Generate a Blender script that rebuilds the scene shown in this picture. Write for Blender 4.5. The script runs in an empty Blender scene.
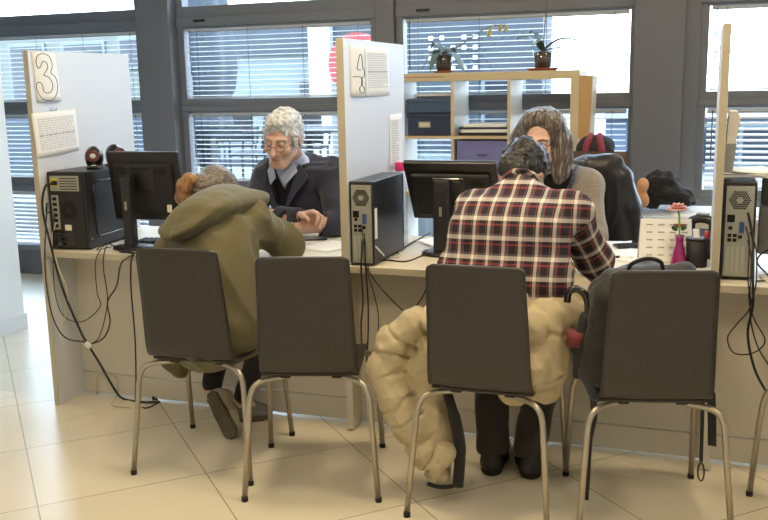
import bpy, bmesh, math, random
import numpy as np
from mathutils import Vector, Matrix, Euler
random.seed(7)
R = math.radians
scene = bpy.context.scene
COL = scene.collection

# ------------------------------------------------------------------ camera
FPX, YAW, PITCH, ROLL, EYE = 905.0, R(19.5), R(10.9), R(-1.12), 1.47
_F = np.array([-math.sin(YAW)*math.cos(PITCH), math.cos(YAW)*math.cos(PITCH), -math.sin(PITCH)])
_R = np.array([math.cos(YAW), math.sin(YAW), 0.0]); _U = np.cross(_R, _F)
_c, _s = math.cos(ROLL), math.sin(ROLL)
CM = np.array([_c*_R+_s*_U, -_s*_R+_c*_U, _F])
cam_data = bpy.data.cameras.new('camera'); cam = bpy.data.objects.new('camera', cam_data); COL.objects.link(cam)
cam_data.sensor_fit = 'HORIZONTAL'; cam_data.sensor_width = 36.0; cam_data.lens = FPX*36.0/768.0
cam_data.clip_start = 0.05; cam_data.clip_end = 200
mw = Matrix.Identity(4)
for i in range(3):
    mw[i][0] = CM[0][i]; mw[i][1] = CM[1][i]; mw[i][2] = -CM[2][i]
mw[2][3] = EYE
cam.matrix_world = mw
scene.camera = cam

def _ray(x, y): return CM.T @ np.array([(x-384)/FPX, -(y-260)/FPX, 1.0])
def aty(x, y, Y):
    d = _ray(x, y); t = Y/d[1]; return Vector((d[0]*t, Y, EYE+d[2]*t))
def atz(x, y, Z):
    d = _ray(x, y); t = (Z-EYE)/d[2]; return Vector((d[0]*t, d[1]*t, Z))
def atx(x, y, X):
    d = _ray(x, y); t = X/d[0]; return Vector((X, d[1]*t, EYE+d[2]*t))

# ------------------------------------------------------------------ materials
def lin(c):
    return tuple(((v/12.92) if v <= 0.04045 else ((v+0.055)/1.055)**2.4) for v in c)
def srgb(r, g, b): return lin((r/255, g/255, b/255))
class NT:
    def __init__(s, name):
        s.m = bpy.data.materials.new(name); s.m.use_nodes = True
        s.t = s.m.node_tree; s.b = s.t.nodes['Principled BSDF']
    def n(s, kind, **kw):
        nd = s.t.nodes.new(kind)
        for k, v in kw.items(): setattr(nd, k, v)
        return nd
    def l(s, a, b): s.t.links.new(a, b)
    def math(s, op, a, b=None):
        nd = s.n('ShaderNodeMath', operation=op)
        for i, v in enumerate((a, b)):
            if v is None: continue
            if isinstance(v, (int, float)): nd.inputs[i].default_value = v
            else: s.l(v, nd.inputs[i])
        return nd.outputs[0]
    def mix(s, fac, a, b):
        nd = s.n('ShaderNodeMix', data_type='RGBA')
        for idx, v in ((0, fac), (6, a), (7, b)):
            if isinstance(v, (int, float)): nd.inputs[idx].default_value = v
            elif isinstance(v, tuple): nd.inputs[idx].default_value = (*v, 1)
            else: s.l(v, nd.inputs[idx])
        return nd.outputs[2]
    def coords(s): return s.n('ShaderNodeTexCoord').outputs['Object']
    def noise(s, scale, detail=4, vec=None, rough=0.5):
        nd = s.n('ShaderNodeTexNoise'); nd.inputs['Scale'].default_value = scale; nd.inputs['Detail'].default_value = detail
        nd.inputs['Roughness'].default_value = rough
        s.l(vec if vec is not None else s.coords(), nd.inputs['Vector']); return nd.outputs['Fac']
    def bump(s, h, strength=0.3, dist=0.01):
        nd = s.n('ShaderNodeBump'); nd.inputs['Strength'].default_value = strength; nd.inputs['Distance'].default_value = dist
        s.l(h, nd.inputs['Height']); s.l(nd.outputs[0], s.b.inputs['Normal'])
    def ramp(s, fac, stops, interp='LINEAR'):
        nd = s.n('ShaderNodeValToRGB'); nd.color_ramp.interpolation = interp
        el = nd.color_ramp.elements
        while len(el) < len(stops): el.new(0.5)
        for e, (p, c) in zip(el, stops): e.position = p; e.color = (*c, 1)
        s.l(fac, nd.inputs[0]); return nd.outputs[0]
def mat(name, col, rough=0.5, metal=0.0, var=0.06, scale=30, bump=0.0, bscale=None, bdist=0.004, spec=0.5, sheen=0.0, coat=0.0):
    k = NT(name); b = k.b
    b.inputs['Roughness'].default_value = rough; b.inputs['Metallic'].default_value = metal
    b.inputs['Specular IOR Level'].default_value = spec
    if sheen: b.inputs['Sheen Weight'].default_value = sheen
    if coat: b.inputs['Coat Weight'].default_value = coat
    nf = k.noise(scale)
    c0 = tuple(max(0, v*(1-var)) for v in col); c1 = tuple(min(1, v*(1+var)) for v in col)
    k.l(k.mix(nf, c0, c1), b.inputs['Base Color'])
    if bump: k.bump(k.noise(bscale or scale*2), bump, bdist)
    return k.m

# ------------------------------------------------------------------ objects
def tag(o, label=None, cat=None, group=None, kind=None):
    if label: o['label'] = label
    if cat: o['category'] = cat
    if group: o['group'] = group
    if kind: o['kind'] = kind
    return o
def link(o, parent=None):
    COL.objects.link(o)
    if parent is not None: o.parent = parent
    return o
def empty(name, loc=(0, 0, 0), rz=0.0, label=None, cat=None, group=None, kind=None):
    o = bpy.data.objects.new(name, None); o.empty_display_size = 0.1
    o.location = loc; o.rotation_euler = (0, 0, rz); COL.objects.link(o)
    return tag(o, label, cat, group, kind)
def copy_tree(o, parent=None):
    c = o.copy(); COL.objects.link(c)
    if parent is not None: c.parent = parent
    for ch in list(o.children): copy_tree(ch, c)
    return c

def wloc(o):
    v = Vector((0, 0, 0))
    while o is not None: v += o.matrix_basis.translation; o = o.parent
    return v
class MB:
    """collects shapes into one mesh"""
    def __init__(s): s.bm = bmesh.new(); s.smooth = False
    def box(s, lo, hi, bevel=0.0, rot=None, seg=2):
        lo = Vector(lo); hi = Vector(hi); c = (lo+hi)/2; d = hi-lo
        g = bmesh.ops.create_cube(s.bm, size=1.0); vs = g['verts']
        for v in vs: v.co = Vector((v.co.x*d.x, v.co.y*d.y, v.co.z*d.z))
        if bevel > 0:
            es = list({e for v in vs for e in v.link_edges})
            r = bmesh.ops.bevel(s.bm, geom=es, offset=min(bevel, 0.49*min(abs(d.x), abs(d.y), abs(d.z))), segments=seg, affect='EDGES', profile=0.5)
            vs = list({v for f in r['faces'] for v in f.verts} | {v for v in vs if v.is_valid})
        if rot is not None:
            m = Euler(rot).to_matrix()
            for v in vs: v.co = m @ v.co
        for v in vs: v.co += c
        return s
    def prism(s, pts, a, b):
        """polygon pts (3D list) extruded by vector b-a given as offset"""
        off = Vector(b)-Vector(a)
        v0 = [s.bm.verts.new(Vector(p)) for p in pts]; v1 = [s.bm.verts.new(Vector(p)+off) for p in pts]
        s.bm.faces.new(v0); s.bm.faces.new(v1[::-1])
        n = len(pts)
        for i in range(n): s.bm.faces.new((v0[i], v0[(i+1) % n], v1[(i+1) % n], v1[i]))
        return s
    def tube(s, pts, r, n=10, cap=True, closed=False):
        pts = [Vector(p) for p in pts]; m = len(pts)
        rs = r if isinstance(r, (list, tuple)) else [r]*m
        rings = []; prev = None
        for i in range(m):
            if closed: t = pts[(i+1) % m]-pts[i-1]
            else: t = pts[min(i+1, m-1)]-pts[max(i-1, 0)]
            if t.length < 1e-9: t = Vector((0, 0, 1))
            t.normalize()
            if prev is None:
                u = t.orthogonal().normalized()
            else:
                u = prev-t*prev.dot(t)
                u = u.normalized() if u.length > 1e-6 else t.orthogonal().normalized()
            prev = u; w = t.cross(u)
            rings.append([s.bm.verts.new(pts[i]+(u*math.cos(2*math.pi*j/n)+w*math.sin(2*math.pi*j/n))*rs[i]) for j in range(n)])
        k = m if closed else m-1
        for i in range(k):
            a, b = rings[i], rings[(i+1) % m]
            for j in range(n):
                f = s.bm.faces.new((a[j], a[(j+1) % n], b[(j+1) % n], b[j])); f.smooth = True
        if cap and not closed:
            s.bm.faces.new(rings[0][::-1]); s.bm.faces.new(rings[-1])
        return s
    def cyl(s, a, b, r, r2=None, n=20): return s.tube([a, b], [r, r if r2 is None else r2], n)
    def lathe(s, prof, c=(0, 0, 0), n=28, axis='Z'):
        rings = []
        for (r, z) in prof:
            ring = []
            for j in range(n):
                a = 2*math.pi*j/n
                p = Vector((r*math.cos(a), r*math.sin(a), z))
                if axis == 'Y': p = Vector((p.x, -p.z, p.y))
                elif axis == 'X': p = Vector((p.z, p.x, p.y))
                ring.append(s.bm.verts.new(p+Vector(c)))
            rings.append(ring)
        for a, b in zip(rings, rings[1:]):
            for j in range(n):
                f = s.bm.faces.new((a[j], a[(j+1) % n], b[(j+1) % n], b[j])); f.smooth = True
        s.bm.faces.new(rings[0][::-1]); s.bm.faces.new(rings[-1])
        return s
    def sphere(s, c, r, sc=(1, 1, 1), rot=None, seg=20):
        g = bmesh.ops.create_uvsphere(s.bm, u_segments=seg, v_segments=max(6, seg//2), radius=r)
        m = Euler(rot).to_matrix() if rot is not None else Matrix.Identity(3)
        for v in g['verts']:
            v.co = m @ Vector((v.co.x*sc[0], v.co.y*sc[1], v.co.z*sc[2]))+Vector(c)
            for f in v.link_faces: f.smooth = True
        return s
    def grid(s, fn, nu, nv, thick=0.0, closed=False):
        vs = [[s.bm.verts.new(Vector(fn(i/(nu-1), j/(nv-1)))) for j in range(nv)] for i in range(nu)]
        fs = []
        for i in range(nu-1):
            for j in range(nv-1):
                f = s.bm.faces.new((vs[i][j], vs[i+1][j], vs[i+1][j+1], vs[i][j+1])); f.smooth = True; fs.append(f)
        if thick:
            bmesh.ops.recalc_face_normals(s.bm, faces=fs)
            bmesh.ops.solidify(s.bm, geom=fs, thickness=thick)
        return s
    def build(s, name, material, parent=None, recalc=True, world=False):
        if world and parent is not None: bmesh.ops.translate(s.bm, verts=s.bm.verts, vec=-wloc(parent))
        if recalc: bmesh.ops.recalc_face_normals(s.bm, faces=s.bm.faces)
        me = bpy.data.meshes.new(name); s.bm.to_mesh(me); s.bm.free()
        if material: me.materials.append(material)
        return link(bpy.data.objects.new(name, me), parent)

def spline(pts, n=8):
    """Catmull-Rom through pts"""
    P = [Vector(p) for p in pts]; P = [2*P[0]-P[1]]+P+[2*P[-1]-P[-2]]; out = []
    for i in range(1, len(P)-2):
        a, b, c, d = P[i-1:i+3]
        for k in range(n):
            t = k/n
            out.append(0.5*((2*b)+(c-a)*t+(2*a-5*b+4*c-d)*t*t+(3*b-a-3*c+d)*t*t*t))
    out.append(P[-2]); return out

# ------------------------------------------------------------------ signed-distance modelling (numpy + surface nets)
def _hash(i, j, k):
    h = (i*374761393+j*668265263+k*2147483647) & 0xffffffff
    h = ((h ^ (h >> 13))*1274126177) & 0xffffffff
    return ((h ^ (h >> 16)) & 0xffff)/65535.0*2-1
def vnoise(p):
    i = np.floor(p).astype(np.int64); f = p-i; f = f*f*(3-2*f); out = 0
    for a in (0, 1):
        for b in (0, 1):
            for c in (0, 1):
                w = (f[..., 0] if a else 1-f[..., 0])*(f[..., 1] if b else 1-f[..., 1])*(f[..., 2] if c else 1-f[..., 2])
                out = out+w*_hash(i[..., 0]+a, i[..., 1]+b, i[..., 2]+c)
    return out
def rotm(e): return np.array(Euler(e).to_matrix())
class SDF:
    def __init__(s, lo, hi, res):
        s.res = res; s.lo = np.array(lo, float)
        n = np.ceil((np.array(hi)-s.lo)/res).astype(int)+1
        s.ax = [s.lo[i]+res*np.arange(n[i]) for i in range(3)]
        s.F = np.full(n, 1.0, dtype=np.float32); s.k = 0.0
    def _blk(s, lo, hi):
        sl = []
        for i in range(3):
            a = int(np.clip(np.floor((lo[i]-s.lo[i])/s.res), 0, len(s.ax[i])-1)); b = int(np.clip(np.ceil((hi[i]-s.lo[i])/s.res)+1, 1, len(s.ax[i])))
            sl.append(slice(a, max(b, a+1)))
        P = np.stack(np.meshgrid(*[s.ax[i][sl[i]] for i in range(3)], indexing='ij'), -1)
        return tuple(sl), P
    def _put(s, lo, hi, fn, k, op):
        m = k+4*s.res
        sl, P = s._blk(np.array(lo)-m, np.array(hi)+m); d = fn(P); F = s.F[sl]
        if op == 'sub':
            d = -d
            if k > 0:
                h = np.clip(0.5-0.5*(d-F)/k, 0, 1); r = F*h+d*(1-h); r = d*(1-h)+F*h+k*h*(1-h)
            else: r = np.maximum(F, d)
        elif k > 0:
            h = np.clip(0.5+0.5*(F-d)/k, 0, 1); r = F*(1-h)+d*h-k*h*(1-h)
        else: r = np.minimum(F, d)
        s.F[sl] = r
    def cone(s, a, b, ra, rb=None, k=0.02, op='add'):
        a = np.array(a, float); b = np.array(b, float); rb = ra if rb is None else rb; ba = b-a; L = max(ba@ba, 1e-9); rm = max(ra, rb)
        def fn(P):
            t = np.clip(((P-a)@ba)/L, 0, 1); return np.linalg.norm(P-a-t[..., None]*ba, axis=-1)-(ra+(rb-ra)*t)
        s._put(np.minimum(a, b)-rm, np.maximum(a, b)+rm, fn, k, op); return s
    def chain(s, pts, rs, k=0.02, op='add'):
        for i in range(len(pts)-1): s.cone(pts[i], pts[i+1], rs[i], rs[i+1], k, op)
        return s
    def ell(s, c, r, rot=None, k=0.02, op='add'):
        c = np.array(c, float); r = np.array(r, float); m = rotm(rot) if rot is not None else np.eye(3); rm = r.max()
        def fn(P):
            q = (P-c)@m; k0 = np.linalg.norm(q/r, axis=-1); k1 = np.linalg.norm(q/(r*r), axis=-1)+1e-9
            return k0*(k0-1)/k1
        s._put(c-rm, c+rm, fn, k, op); return s
    def box(s, c, h, rnd=0.01, rot=None, k=0.02, op='add'):
        c = np.array(c, float); h = np.array(h, float); m = rotm(rot) if rot is not None else np.eye(3); rm = np.linalg.norm(h)
        def fn(P):
            q = np.abs((P-c)@m)-(h-rnd)
            return np.linalg.norm(np.maximum(q, 0), axis=-1)+np.minimum(q.max(-1), 0)-rnd
        s._put(c-rm, c+rm, fn, k, op); return s
    def plane(s, p, nrm, k=0.01):
        """cut away everything on the side nrm points to"""
        p = np.array(p, float); nrm = np.array(nrm, float); nrm /= np.linalg.norm(nrm)
        P = np.stack(np.meshgrid(*s.ax, indexing='ij'), -1); d = (P-p)@nrm
        h = np.clip(0.5-0.5*(d-s.F)/k, 0, 1); s.F = (d*(1-h)+s.F*h+k*h*(1-h)).astype(np.float32); return s
    def cut(s, fn):
        P = np.stack(np.meshgrid(*s.ax, indexing='ij'), -1); s.F = np.maximum(s.F, fn(P)).astype(np.float32); return s
    def noise(s, amp, freq, off=0.0, band=0.05, stretch=(1, 1, 1)):
        P = np.stack(np.meshgrid(*s.ax, indexing='ij'), -1); m = np.abs(s.F) < band
        q = P[m]*np.array(stretch)*freq+off
        s.F[m] += amp*(vnoise(q)+0.5*vnoise(q*2.1+7.3)); return s
    def folds(s, amp, freq, rot=(0, 0, 0), st=(1, 1, 0.25), off=0.0, band=0.05):
        P = np.stack(np.meshgrid(*s.ax, indexing='ij'), -1); m = np.abs(s.F) < band
        w = P[m]; w = w+0.03*np.stack([vnoise(w*6+off), vnoise(w*6+off+9), vnoise(w*6+off+17)], -1)
        q = (w @ rotm(rot))*np.array(st)*freq+off; n = np.abs(vnoise(q)); s.F[m] -= amp*(1-2.2*n); return s
    def field(s, fn, band=0.05):
        P = np.stack(np.meshgrid(*s.ax, indexing='ij'), -1); m = np.abs(s.F) < band
        s.F[m] += fn(P[m]); return s
    def arrays(s, smooth=1):
        F = s.F.copy()
        for i in range(3):
            sl = [slice(None)]*3; sl[i] = 0; F[tuple(sl)] = 1; sl[i] = -1; F[tuple(sl)] = 1
        n = np.array(F.shape)-1; S = F < 0
        cnt = np.zeros(n, np.int8)
        for a in (0, 1):
            for b in (0, 1):
                for c in (0, 1): cnt += S[a:a+n[0], b:b+n[1], c:c+n[2]]
        act = (cnt > 0) & (cnt < 8); idx = np.argwhere(act); ids = np.full(n, -1, np.int64); ids[act] = np.arange(len(idx))
        acc = np.zeros((len(idx), 3)); num = np.zeros(len(idx))
        for axis in range(3):
            o1, o2 = [i for i in range(3) if i != axis]
            for u in (0, 1):
                for v in (0, 1):
                    o = np.zeros(3, int); o[o1] = u; o[o2] = v; e = o.copy(); e[axis] = 1
                    fa = F[tuple((idx+o).T)]; fb = F[tuple((idx+e).T)]; m = (fa < 0) != (fb < 0)
                    t = np.where(m, fa/np.where(m, fa-fb, 1), 0)
                    p = np.repeat(o[None].astype(float), len(idx), 0); p[:, axis] += t
                    acc += p*m[:, None]; num += m
        V = s.lo+(idx+acc/np.maximum(num, 1)[:, None])*s.res
        Q = []
        for axis in range(3):
            o1, o2 = (axis+1) % 3, (axis+2) % 3
            sa = [slice(1, -1)]*3; sb = [slice(1, -1)]*3; sa[axis] = slice(0, -1); sb[axis] = slice(1, None)
            A = S[tuple(sa)]; B = S[tuple(sb)]; cr = np.argwhere(A != B); off = np.ones(3, int); off[axis] = 0; base = cr+off
            flip = A[tuple(cr.T)]
            def cell(du, dv):
                q = base.copy(); q[:, o1] -= du; q[:, o2] -= dv; return ids[tuple(q.T)]
            quad = np.stack([cell(0, 0), cell(1, 0), cell(1, 1), cell(0, 1)], 1)
            quad[~flip] = quad[~flip][:, ::-1]; Q.append(quad)
        Q = np.concatenate(Q); Q = Q[(Q >= 0).all(1)]
        for _ in range(smooth):
            E = np.concatenate([Q[:, [0, 1]], Q[:, [1, 2]], Q[:, [2, 3]], Q[:, [3, 0]]]); E = np.concatenate([E, E[:, ::-1]])
            sm = np.zeros_like(V); ct = np.zeros(len(V)); np.add.at(sm, E[:, 0], V[E[:, 1]]); np.add.at(ct, E[:, 0], 1)
            V = 0.5*V+0.5*sm/np.maximum(ct, 1)[:, None]
        return V, Q
    def build(s, name, material, parent=None, smooth=1, uv=None):
        V, Q = s.arrays(smooth)
        off = np.array(wloc(parent))
        me = bpy.data.meshes.new(name)
        me.vertices.add(len(V)); me.vertices.foreach_set('co', (V-off).astype(np.float32).ravel())
        me.loops.add(Q.size); me.loops.foreach_set('vertex_index', Q.astype(np.int32).ravel())
        me.polygons.add(len(Q)); me.polygons.foreach_set('loop_start', np.arange(0, Q.size, 4, dtype=np.int32))
        me.polygons.foreach_set('loop_total', np.full(len(Q), 4, np.int32))
        me.polygons.foreach_set('use_smooth', np.ones(len(Q), bool))
        if uv is not None:
            w = uv(V); at = me.attributes.new('weave', 'FLOAT_VECTOR', 'POINT'); at.data.foreach_set('vector', w.astype(np.float32).ravel())
        me.update(); me.validate()
        if material: me.materials.append(material)
        return link(bpy.data.objects.new(name, me), parent)
SKY, LAMP, EXPO, LCOL = 11.5, 15.5, 0.0, (1.0, 0.80, 0.50)
# ================================================================== materials
M = {}
M['frame'] = mat('frame_grey', srgb(110, 112, 118), 0.45, var=0.04)
M['column'] = mat('column_grey', srgb(106, 107, 112), 0.6, var=0.04)
M['white_wall'] = mat('white_wall', srgb(232, 233, 232), 0.8, var=0.02)
M['ceiling'] = mat('ceiling_white', srgb(225, 222, 214), 0.9, var=0.02)
M['base_white'] = mat('baseboard_white', srgb(225, 227, 228), 0.5, var=0.02)
M['slat'] = mat('blind_slat', srgb(205, 208, 212), 0.45, var=0.03)
M['cord'] = mat('blind_cord', srgb(60, 62, 66), 0.7)
M['panel_white'] = mat('panel_white_laminate', srgb(214, 220, 231), 0.45, var=0.012)
M['birch_edge'] = mat('pale_birch_edge', srgb(182, 172, 150), 0.5, var=0.05, scale=14)
M['counter'] = mat('counter_laminate', srgb(222, 214, 196), 0.4, var=0.02)
M['counter_front'] = mat('counter_front_laminate', srgb(208, 200, 184), 0.5, var=0.02)
M['black_plastic'] = mat('black_plastic', srgb(30, 30, 33), 0.38, var=0.1)
M['black_matte'] = mat('black_matte_plastic', srgb(24, 24, 26), 0.6, var=0.1)
M['black_gloss'] = mat('black_gloss', srgb(18, 18, 21), 0.15, coat=0.4)
M['dark_hole'] = mat('dark_hole', srgb(10, 10, 11), 0.9)
M['cable'] = mat('black_cable', srgb(26, 26, 28), 0.55)
M['cable_grey'] = mat('beige_cable', srgb(196, 186, 160), 0.55)
M['steel_plate'] = mat('pc_steel', srgb(168, 165, 152), 0.42, 0.55, var=0.08)
M['tube'] = mat('satin_steel_tube', srgb(176, 168, 154), 0.34, 0.85, var=0.03)
M['rubber'] = mat('black_rubber', srgb(28, 27, 26), 0.8)
M['paper'] = mat('white_paper', srgb(236, 236, 234), 0.85, var=0.015)
M['paper_warm'] = mat('cream_paper', srgb(226, 216, 196), 0.85, var=0.03)
M['ink'] = mat('black_ink', srgb(38, 38, 42), 0.8)
M['print'] = mat('grey_print', srgb(202, 203, 208), 0.9)
M['print_dark'] = mat('dark_print', srgb(160, 162, 170), 0.9)

def shell_mat():
    k = NT('chair_laminate'); b = k.b; b.inputs['Roughness'].default_value = 0.42
    mp = k.n('ShaderNodeMapping'); mp.inputs['Scale'].default_value = (160, 160, 22); k.l(k.coords(), mp.inputs['Vector'])
    f = k.noise(1.0, 3, mp.outputs[0])
    k.l(k.ramp(f, [(0.3, srgb(49, 45, 43)), (0.7, srgb(56, 52, 49))]), b.inputs['Base Color']); k.bump(f, 0.12, 0.002)
    return k.m
M['shell'] = shell_mat()
def floor_mat():
    k = NT('cream_floor_tiles'); b = k.b
    co = k.coords(); mp = k.n('ShaderNodeMapping'); mp.vector_type = 'POINT'
    mp.inputs['Rotation'].default_value = (0, 0, -R(44.3)); k.l(co, mp.inputs['Vector'])
    sx = k.n('ShaderNodeSeparateXYZ'); k.l(mp.outputs[0], sx.inputs[0])
    us = []
    ids = []
    for out, off, per in ((sx.outputs[0], 0.127, 0.617), (sx.outputs[1], 3.303, 0.597)):
        t = k.math('DIVIDE', k.math('SUBTRACT', out, off), per)
        ids.append(k.math('FLOOR', t))
        fr = k.math('FRACT', t)
        us.append(k.math('MINIMUM', fr, k.math('SUBTRACT', 1.0, fr)))
    d = k.math('MINIMUM', us[0], us[1])
    g = k.math('LESS_THAN', d, 0.0036)
    cid = k.n('ShaderNodeCombineXYZ'); k.l(ids[0], cid.inputs[0]); k.l(ids[1], cid.inputs[1])
    wn = k.n('ShaderNodeTexWhiteNoise'); k.l(cid.outputs[0], wn.inputs['Vector'])
    tone = k.mix(wn.outputs['Value'], srgb(222, 214, 194), srgb(230, 223, 205))
    tone = k.mix(k.math('MULTIPLY', k.noise(1.2, 1), 0.05), tone, srgb(214, 204, 180))
    k.l(k.mix(g, tone, srgb(158, 146, 122)), b.inputs['Base Color'])
    rg = k.math('ADD', k.math('MULTIPLY', k.noise(2, 1), 0.02), 0.26)
    k.l(rg, b.inputs['Roughness'])
    return k.m
M['floor'] = floor_mat()
def glass_mat(name='window_glass', tint=(0.94, 0.97, 0.98), gl=0.06):
    m = bpy.data.materials.new(name); m.use_nodes = True; t = m.node_tree; t.nodes.remove(t.nodes['Principled BSDF'])
    o = t.nodes['Material Output']; tr = t.nodes.new('ShaderNodeBsdfTransparent'); tr.inputs[0].default_value = (*tint, 1)
    g = t.nodes.new('ShaderNodeBsdfGlossy'); g.inputs['Roughness'].default_value = 0.02
    mx = t.nodes.new('ShaderNodeMixShader'); mx.inputs[0].default_value = gl
    t.links.new(tr.outputs[0], mx.inputs[1]); t.links.new(g.outputs[0], mx.inputs[2]); t.links.new(mx.outputs[0], o.inputs[0])
    return m
M['glass'] = glass_mat()
M['clear_plastic'] = glass_mat('clear_plastic', (0.86, 0.9, 0.93), 0.1)

# ================================================================== room
YW = 5.94
def struct(o): return tag(o, kind='structure')
struct(MB().box((-8.5, -1.6, -0.2), (4.0, YW+0.25, 0)).build('floor', M['floor']))
struct(MB().box((-8.5, -1.6, 2.95), (4.0, YW+0.25, 3.1)).build('ceiling', M['ceiling']))
struct(MB().box((-8.5, -1.75, 0), (4.0, -1.6, 2.95)).build('wall_front', M['white_wall']))
struct(MB().box((4.0, -1.75, 0), (4.15, YW+0.25, 2.95)).build('wall_right', M['white_wall']))
struct(MB().box((-8.65, -1.75, 0), (-8.5, YW+0.25, 2.95)).build('wall_far_left', M['white_wall']))
struct(MB().box((-4.35, -1.6, 0), (-4.022, 4.5, 2.95)).build('wall_left', M['white_wall']))
struct(MB().box((-4.022, -1.6, 0), (-4.01, 4.5, 0.10), 0.004).box((-4.35, 4.5, 0), (-4.01, 4.512, 0.10), 0.004).build('baseboard_left', M['base_white']))

# window wall: bays (glass left x, glass right x); rows of glass
bays = [(-6.95, -5.57), (-5.46, -3.98), (-3.61, -2.16), (-1.93, -0.457), (0.0, 1.46), (1.80, 3.26)]
rows = [(0.24, 0.69), (0.80, 1.30), (1.40, 1.905), (2.06, 2.86)]
cols = [(-8.5, -7.05), (-3.965, -3.68), (-2.115, -1.985), (-0.425, -0.135), (1.50, 1.76), (3.30, 4.0)]
w = MB()
for a, b in cols: w.box((a, YW-0.10 if (b-a) > 0.2 else YW-0.06, 0), (b, YW+0.15, 2.95), 0.006)
w.box((-8.5, YW, 0), (4.0, YW+0.15, 0.20)); w.box((-8.5, YW, 2.9), (4.0, YW+0.15, 2.95))
struct(w.build('wall_back', M['column']))
struct(MB().box((-0.137, YW-0.055, 0), (-0.048, YW+0.1, 2.93), 0.004).build('trim_1', M['column']))
wi = 0
for (a, b) in bays:
    wi += 1
    o = empty('window_%d' % wi, ((a+b)/2, YW, 0), kind='structure')
    f = MB(); fl, fr = a-0.05, b+0.05
    zz = [0.20, 0.24] ; y0, y1 = YW-0.015, YW+0.07
    f.box((fl, y0, 0.20), (fr, y1, 0.24), 0.004)
    for (r0, r1), (s0, s1) in zip(rows, rows[1:]):
        # transom with the moulded sash profile in front
        f.box((fl, y0, r1), (fr, y1, s0), 0.004)
        f.box((fl, y0-0.02, r1+0.012), (fr, y1, (r1+s0)/2), 0.004)
    f.box((fl, y0, 2.86), (fr, y1, 2.95), 0.004)
    f.box((fl, y0-0.005, 0.2), (a, y1, 2.95), 0.004); f.box((b, y0-0.005, 0.2), (fr, y1, 2.95), 0.004)
    f.build('window_frame', M['frame'], o, world=True)
    for (r0, r1) in rows:
        MB().box((a, YW+0.040, r0), (b, YW+0.046, r1)).build('pane', M['glass'], o, world=True)
    if wi in (2, 3, 4):
        MB().box((a+0.1, YW-0.05, 1.945), (a+0.19, YW-0.035, 1.962), 0.004).cyl((a+0.11, YW-0.04, 1.953), (a+0.11, YW, 1.953), 0.006).build('window_handle', M['black_matte'], o, world=True)

def blind(a, b, z0, z1, tilt, label, pitch=0.034, group='white venetian blinds in the window rows'):
    o = empty('venetian_blind', ((a+b)/2, YW+0.015, z0), label=label, cat='blind', group=group)
    W = (b-a)/2-0.012; H = z1-z0
    MB().box((-W, -0.012, H-0.022), (W, 0.012, H-0.002), 0.003).build('head_rail', M['slat'], o)
    MB().box((-W, -0.012, 0.004), (W, 0.012, 0.014), 0.003).build('bottom_rail', M['slat'], o)
    s = MB(); n = int((H-0.04)/pitch); c, q = math.cos(R(tilt)), math.sin(R(tilt))
    for i in range(n+1):
        z = 0.024+i*(H-0.05)/n; pts = []
        for y, dz in ((-0.016, 0.0), (0.0, 0.0035), (0.016, 0.0)):
            pts.append((y*c-dz*q, z+y*q+dz*c))
        top = [Vector((-W, y, zz)) for y, zz in pts]; bot = [Vector((-W, y, zz-0.0012)) for y, zz in pts][::-1]
        s.prism(top+bot, (0, 0, 0), (2*W, 0, 0))
    s.build('slats', M['slat'], o)
    for fx in (-0.88, -0.3, 0.3, 0.88):
        MB().cyl((fx*W, -0.018, 0.01), (fx*W, -0.018, H-0.01), 0.0018, n=6).build('ladder_cord', M['cord'], o)
    MB().cyl((-W+0.03, -0.026, H*0.35), (-W+0.03, -0.026, H-0.015), 0.0035, n=8).build('tilt_wand', M['cord'], o)
    return o
B = bays
blind(*B[1], *rows[2], 6, 'white venetian blind in the upper row above the numeral three panel')
blind(*B[1], *rows[1], 6, 'white venetian blind in the middle row, half hidden by the numeral three panel')
blind(*B[1], *rows[0], 22, 'nearly closed white venetian blind low down between white wall and counter end')
blind(*B[2], *rows[2], 6, 'white venetian blind above the grey-haired man, red patch showing through its right end')
blind(*B[2], *rows[1], 6, 'white venetian blind directly behind the grey-haired man')
blind(*B[2], *rows[0], 30, 'low white venetian blind showing at the left elbow of the grey-haired man')
blind(*B[3], *rows[2], 6, 'white venetian blind behind the two orchids on the shelf')
blind(*B[3], *rows[1], 10, 'white venetian blind behind the shelf cells and the seated woman with glasses')
blind(*B[4], *rows[2], 4, 'white venetian blind in the bright upper window at far right')
blind(*B[4], *rows[1], 24, 'white venetian blind in the middle row at far right behind the papers')

# ================================================================== outside
M['pave'] = mat('pale_paving', srgb(112, 115, 117), 0.9, var=0.08, scale=3)
M['fac_pale'] = mat('pale_facade', srgb(108, 119, 122), 0.8, var=0.05, scale=1)
M['fac_white'] = mat('white_pillar', srgb(160, 164, 166), 0.8, var=0.03)
M['fac_blue'] = mat('slate_facade', srgb(46, 56, 65), 0.7, var=0.08, scale=1)
M['fac_win'] = mat('facade_window', srgb(30, 38, 48), 0.25, var=0.1)
M['fac_cream'] = mat('cream_facade', srgb(96, 98, 94), 0.8, var=0.05, scale=1)
M['fac_glare'] = mat('glare_white', srgb(225, 228, 232), 0.6)
M['red_out'] = mat('red_sign', srgb(170, 60, 62), 0.6)
M['canvas'] = mat('grey_canvas', srgb(62, 68, 76), 0.9)
M['cafe'] = mat('cafe_dark', srgb(34, 40, 48), 0.7)
struct(MB().box((-40, YW+0.26, -0.35), (40, 60, -0.05)).build('ground', M['pave']))
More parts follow.
